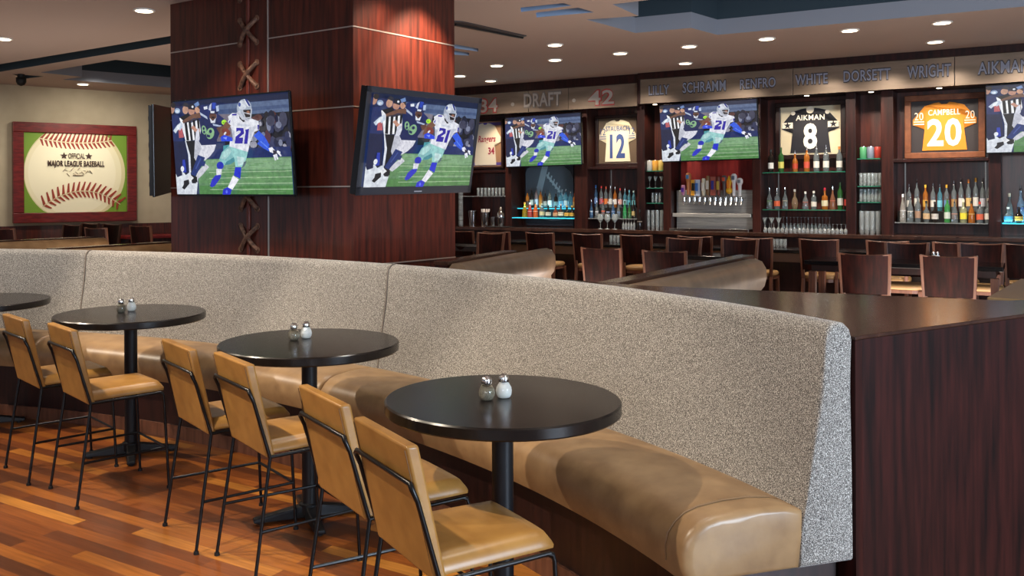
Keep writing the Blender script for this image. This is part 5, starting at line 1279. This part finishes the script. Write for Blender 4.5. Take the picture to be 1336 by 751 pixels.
# far left chairs and table
G3 = 'dark chairs below the baseball picture'
a3 = BROT
chair_at(30, 299.5, a3, 'small dark chair back at the far left under the baseball picture', G3, 11.6, fit=True)
chair_at(147, 298.5, a3, 'dark chair showing its back at the end of the far left booth', G3, 11.2, fit=True)
chair_at(203, 296, a3, 'dark reddish chair nearest to the column on its left', G3, 11.9, fit=True)
chair_at(74, 296.5, a3+PI, 'tan framed chair facing the camera under the left half of the baseball picture', G3, 12.7, fit=True)
chair_at(127, 295.5, a3+PI, 'tan framed chair facing the camera under the right half of the baseball picture', G3, 12.9, fit=True)
chair_at(99, 294.5, a3+PI, 'tan framed chair between two others under the baseball picture', G3, 13.4, fit=True)
_s = on_left(195, 250)[0]; c = LW0+LE*_s+LN*.05; t = thing('long_table', 'long dark red topped table against the left wall beside the column', 'table', (c.x, c.y, 0), LROT)
MB().box(-.6, 1.4, -.6, .0, .93, .975).build('tabletop', mat('red_top', (110, 24, 26), .3), t, bevel=.004)
for x in (-.5, 1.3):
    for y in (-.52, -.08): MB().box(x-.03, x+.03, y-.03, y+.03, 0, .929).build('leg', 'walnut_dark', t)
c = PZ(75, 305, .975); t = thing('wood_table', 'pale wood topped high table beneath the baseball picture', 'table', (c.x, c.y, 0), a3)
MB().box(-.8, .6, -.3, .3, .935, .975).build('tabletop', mat('pale_top', (176, 150, 112), .3), t, bevel=.004)
for x in (-.7, .5):
    for y in (-.22, .32): MB().box(x-.03, x+.03, y-.03, y+.03, 0, .934).build('leg', 'walnut_dark', t)
# ------------------------------------------------------------------ light
w = bpy.data.worlds.new('world'); SC.world = w; w.use_nodes = True
w.node_tree.nodes['Background'].inputs[0].default_value = (.62, .66, .78, 1); w.node_tree.nodes['Background'].inputs[1].default_value = .42
def spot(name, loc, target, power, size=60, blend=.5, color=(1, .82, .6), rad=.05):
    l = bpy.data.lights.new(name, 'SPOT'); l.energy = power; l.spot_size = math.radians(size); l.spot_blend = blend; l.color = color; l.shadow_soft_size = rad
    o = bpy.data.objects.new(name, l); COL.objects.link(o); o.location = loc
    o.rotation_euler = (Vector(target)-Vector(loc)).to_track_quat('-Z', 'Y').to_euler(); return o
def area(name, loc, target, power, sx, sy, color=(1, 1, 1)):
    l = bpy.data.lights.new(name, 'AREA'); l.shape = 'RECTANGLE'; l.size = sx; l.size_y = sy; l.energy = power; l.color = color
    o = bpy.data.objects.new(name, l); COL.objects.link(o); o.location = loc
    o.rotation_euler = (Vector(target)-Vector(loc)).to_track_quat('-Z', 'Y').to_euler(); return o

for i, p_ in enumerate(DLPOS): spot('downlight_lamp', (p_.x, p_.y, CEIL-.03), (p_.x, p_.y, 0), 75, 120, .8, (1, .84, .68), .06)
for i, c in enumerate(TC):
    loc = Vector((c.x-2.15, c.y-.35, CEIL-.05))
    spot('assumed_aisle_spot', loc, (c.x-.2, c.y, .6), 400, 62, .35, (1, .86, .68), .035)  # assumed unseen ceiling spots, set from the direction of the table shadows
for t in (.02, .2, .38, .56, .74, .92):
    p_ = RC(t)+RN(t)*.10; spot('assumed_banquette_spot', (p_.x, p_.y, CEIL-.04), (p_.x, p_.y, 0), 85, 80, .7, (1, .92, .82), .04)  # assumed unseen spots over the backrest, set from its bright top edge
for k_ in (.25, .62):
    p_ = C0+(CR-C0)*k_+nr*.45; spot('assumed_column_wash', (p_.x, p_.y, CEIL-.03), (p_.x-nr.x*.45, p_.y-nr.y*.45, 2.6), 300 if k_ > .5 else 90, 84, .8, (1, .72, .5))  # assumed unseen spots, set from the orange streak on the right face
p_ = C0+(CL-C0)*.5+nl*1.0; spot('assumed_column_wash', (p_.x, p_.y, CEIL-.03), (p_.x-nl.x*.6, p_.y-nl.y*.6, 1.8), 120, 90, .7, (1, .76, .56))  # further assumed wash for the left face, no fixture there
pc = LW0+LE*cx+LN*1.6; spot('added_picture_spot', (pc.x, pc.y, CEIL-.05), (pc.x-LN.x*1.6, pc.y-LN.y*1.6, 1.7), 60, 120, 1, (1, .92, .78))  # spot added to light the baseball picture; no fixture there
for s_ in (-1, 1.5, 4.2, 6):
    pw = LW0+LE*s_+LN*1.5; spot('added_wall_wash', (pw.x, pw.y, CEIL-.05), (pw.x-LN.x*1.1, pw.y-LN.y*1.1, 1.5), 70, 140, 1, (1, .92, .78))  # spots added to brighten the left wall area; no fixtures there
for px, p_ in NL: spot('niche_lamp', (p_.x, p_.y, p_.z-.02), (p_.x-BN.x*.22, p_.y-BN.y*.22, p_.z-1.0), 24, 110, .8, (1, .80, .55), .02)
for key, px in (('n2b', 709), ('n9', 1350)):
    p_ = BW(S(px), -.2, SHELF[key]+.02); area('shelf_glow', p_, p_+Vector((0, 0, 1)), 5, .9, .2, (.3, .85, 1))
for px in (620, 709, 800, 925, 1048, 1135, 1228, 1330):
    p_ = BW(S(px, 1.3), 1.25, CEIL-.05); spot('added_bar_spot', p_, BW(S(px, 1.3), -.1, 1.2), 125, 95, .7, (1, .88, .74), .05)  # spots added, without fixtures, to brighten the back bar
    p_ = BW(S(px, 2.8), 2.9, CEIL-.05); spot('added_bar_spot', p_, BW(S(px, 2.8), 2.8, .5), 30, 100, .7, (1, .88, .74), .05)  # second added row, also without fixtures, over the chairs
# added fill lights, hidden low behind the furniture, to brighten the ceiling
for x, y in ((1.2, 8.6), (3.6, 7.0), (5.8, 6.0), (-3.4, 10.2), (-6.2, 9.8), (4.6, 9.0)):
    area('added_ceiling_fill', (x, y, .62), (x, y, 3), 30, 1.2, 1.2, (1, .84, .72))
area('added_daylight_fill', (5.2, -1.2, 2.0), (1.3, 3.4, .8), 620, 2.4, 2.2, (.66, .82, 1))  # area lamp added for assumed bluish daylight from the right; no window modelled
area('added_daylight_fill', (-1.5, -2.6, 2.2), (-.5, 6, 1.2), 110, 3.2, 2.0, (.9, .93, 1))  # added soft fill lamp behind the camera; no window is there
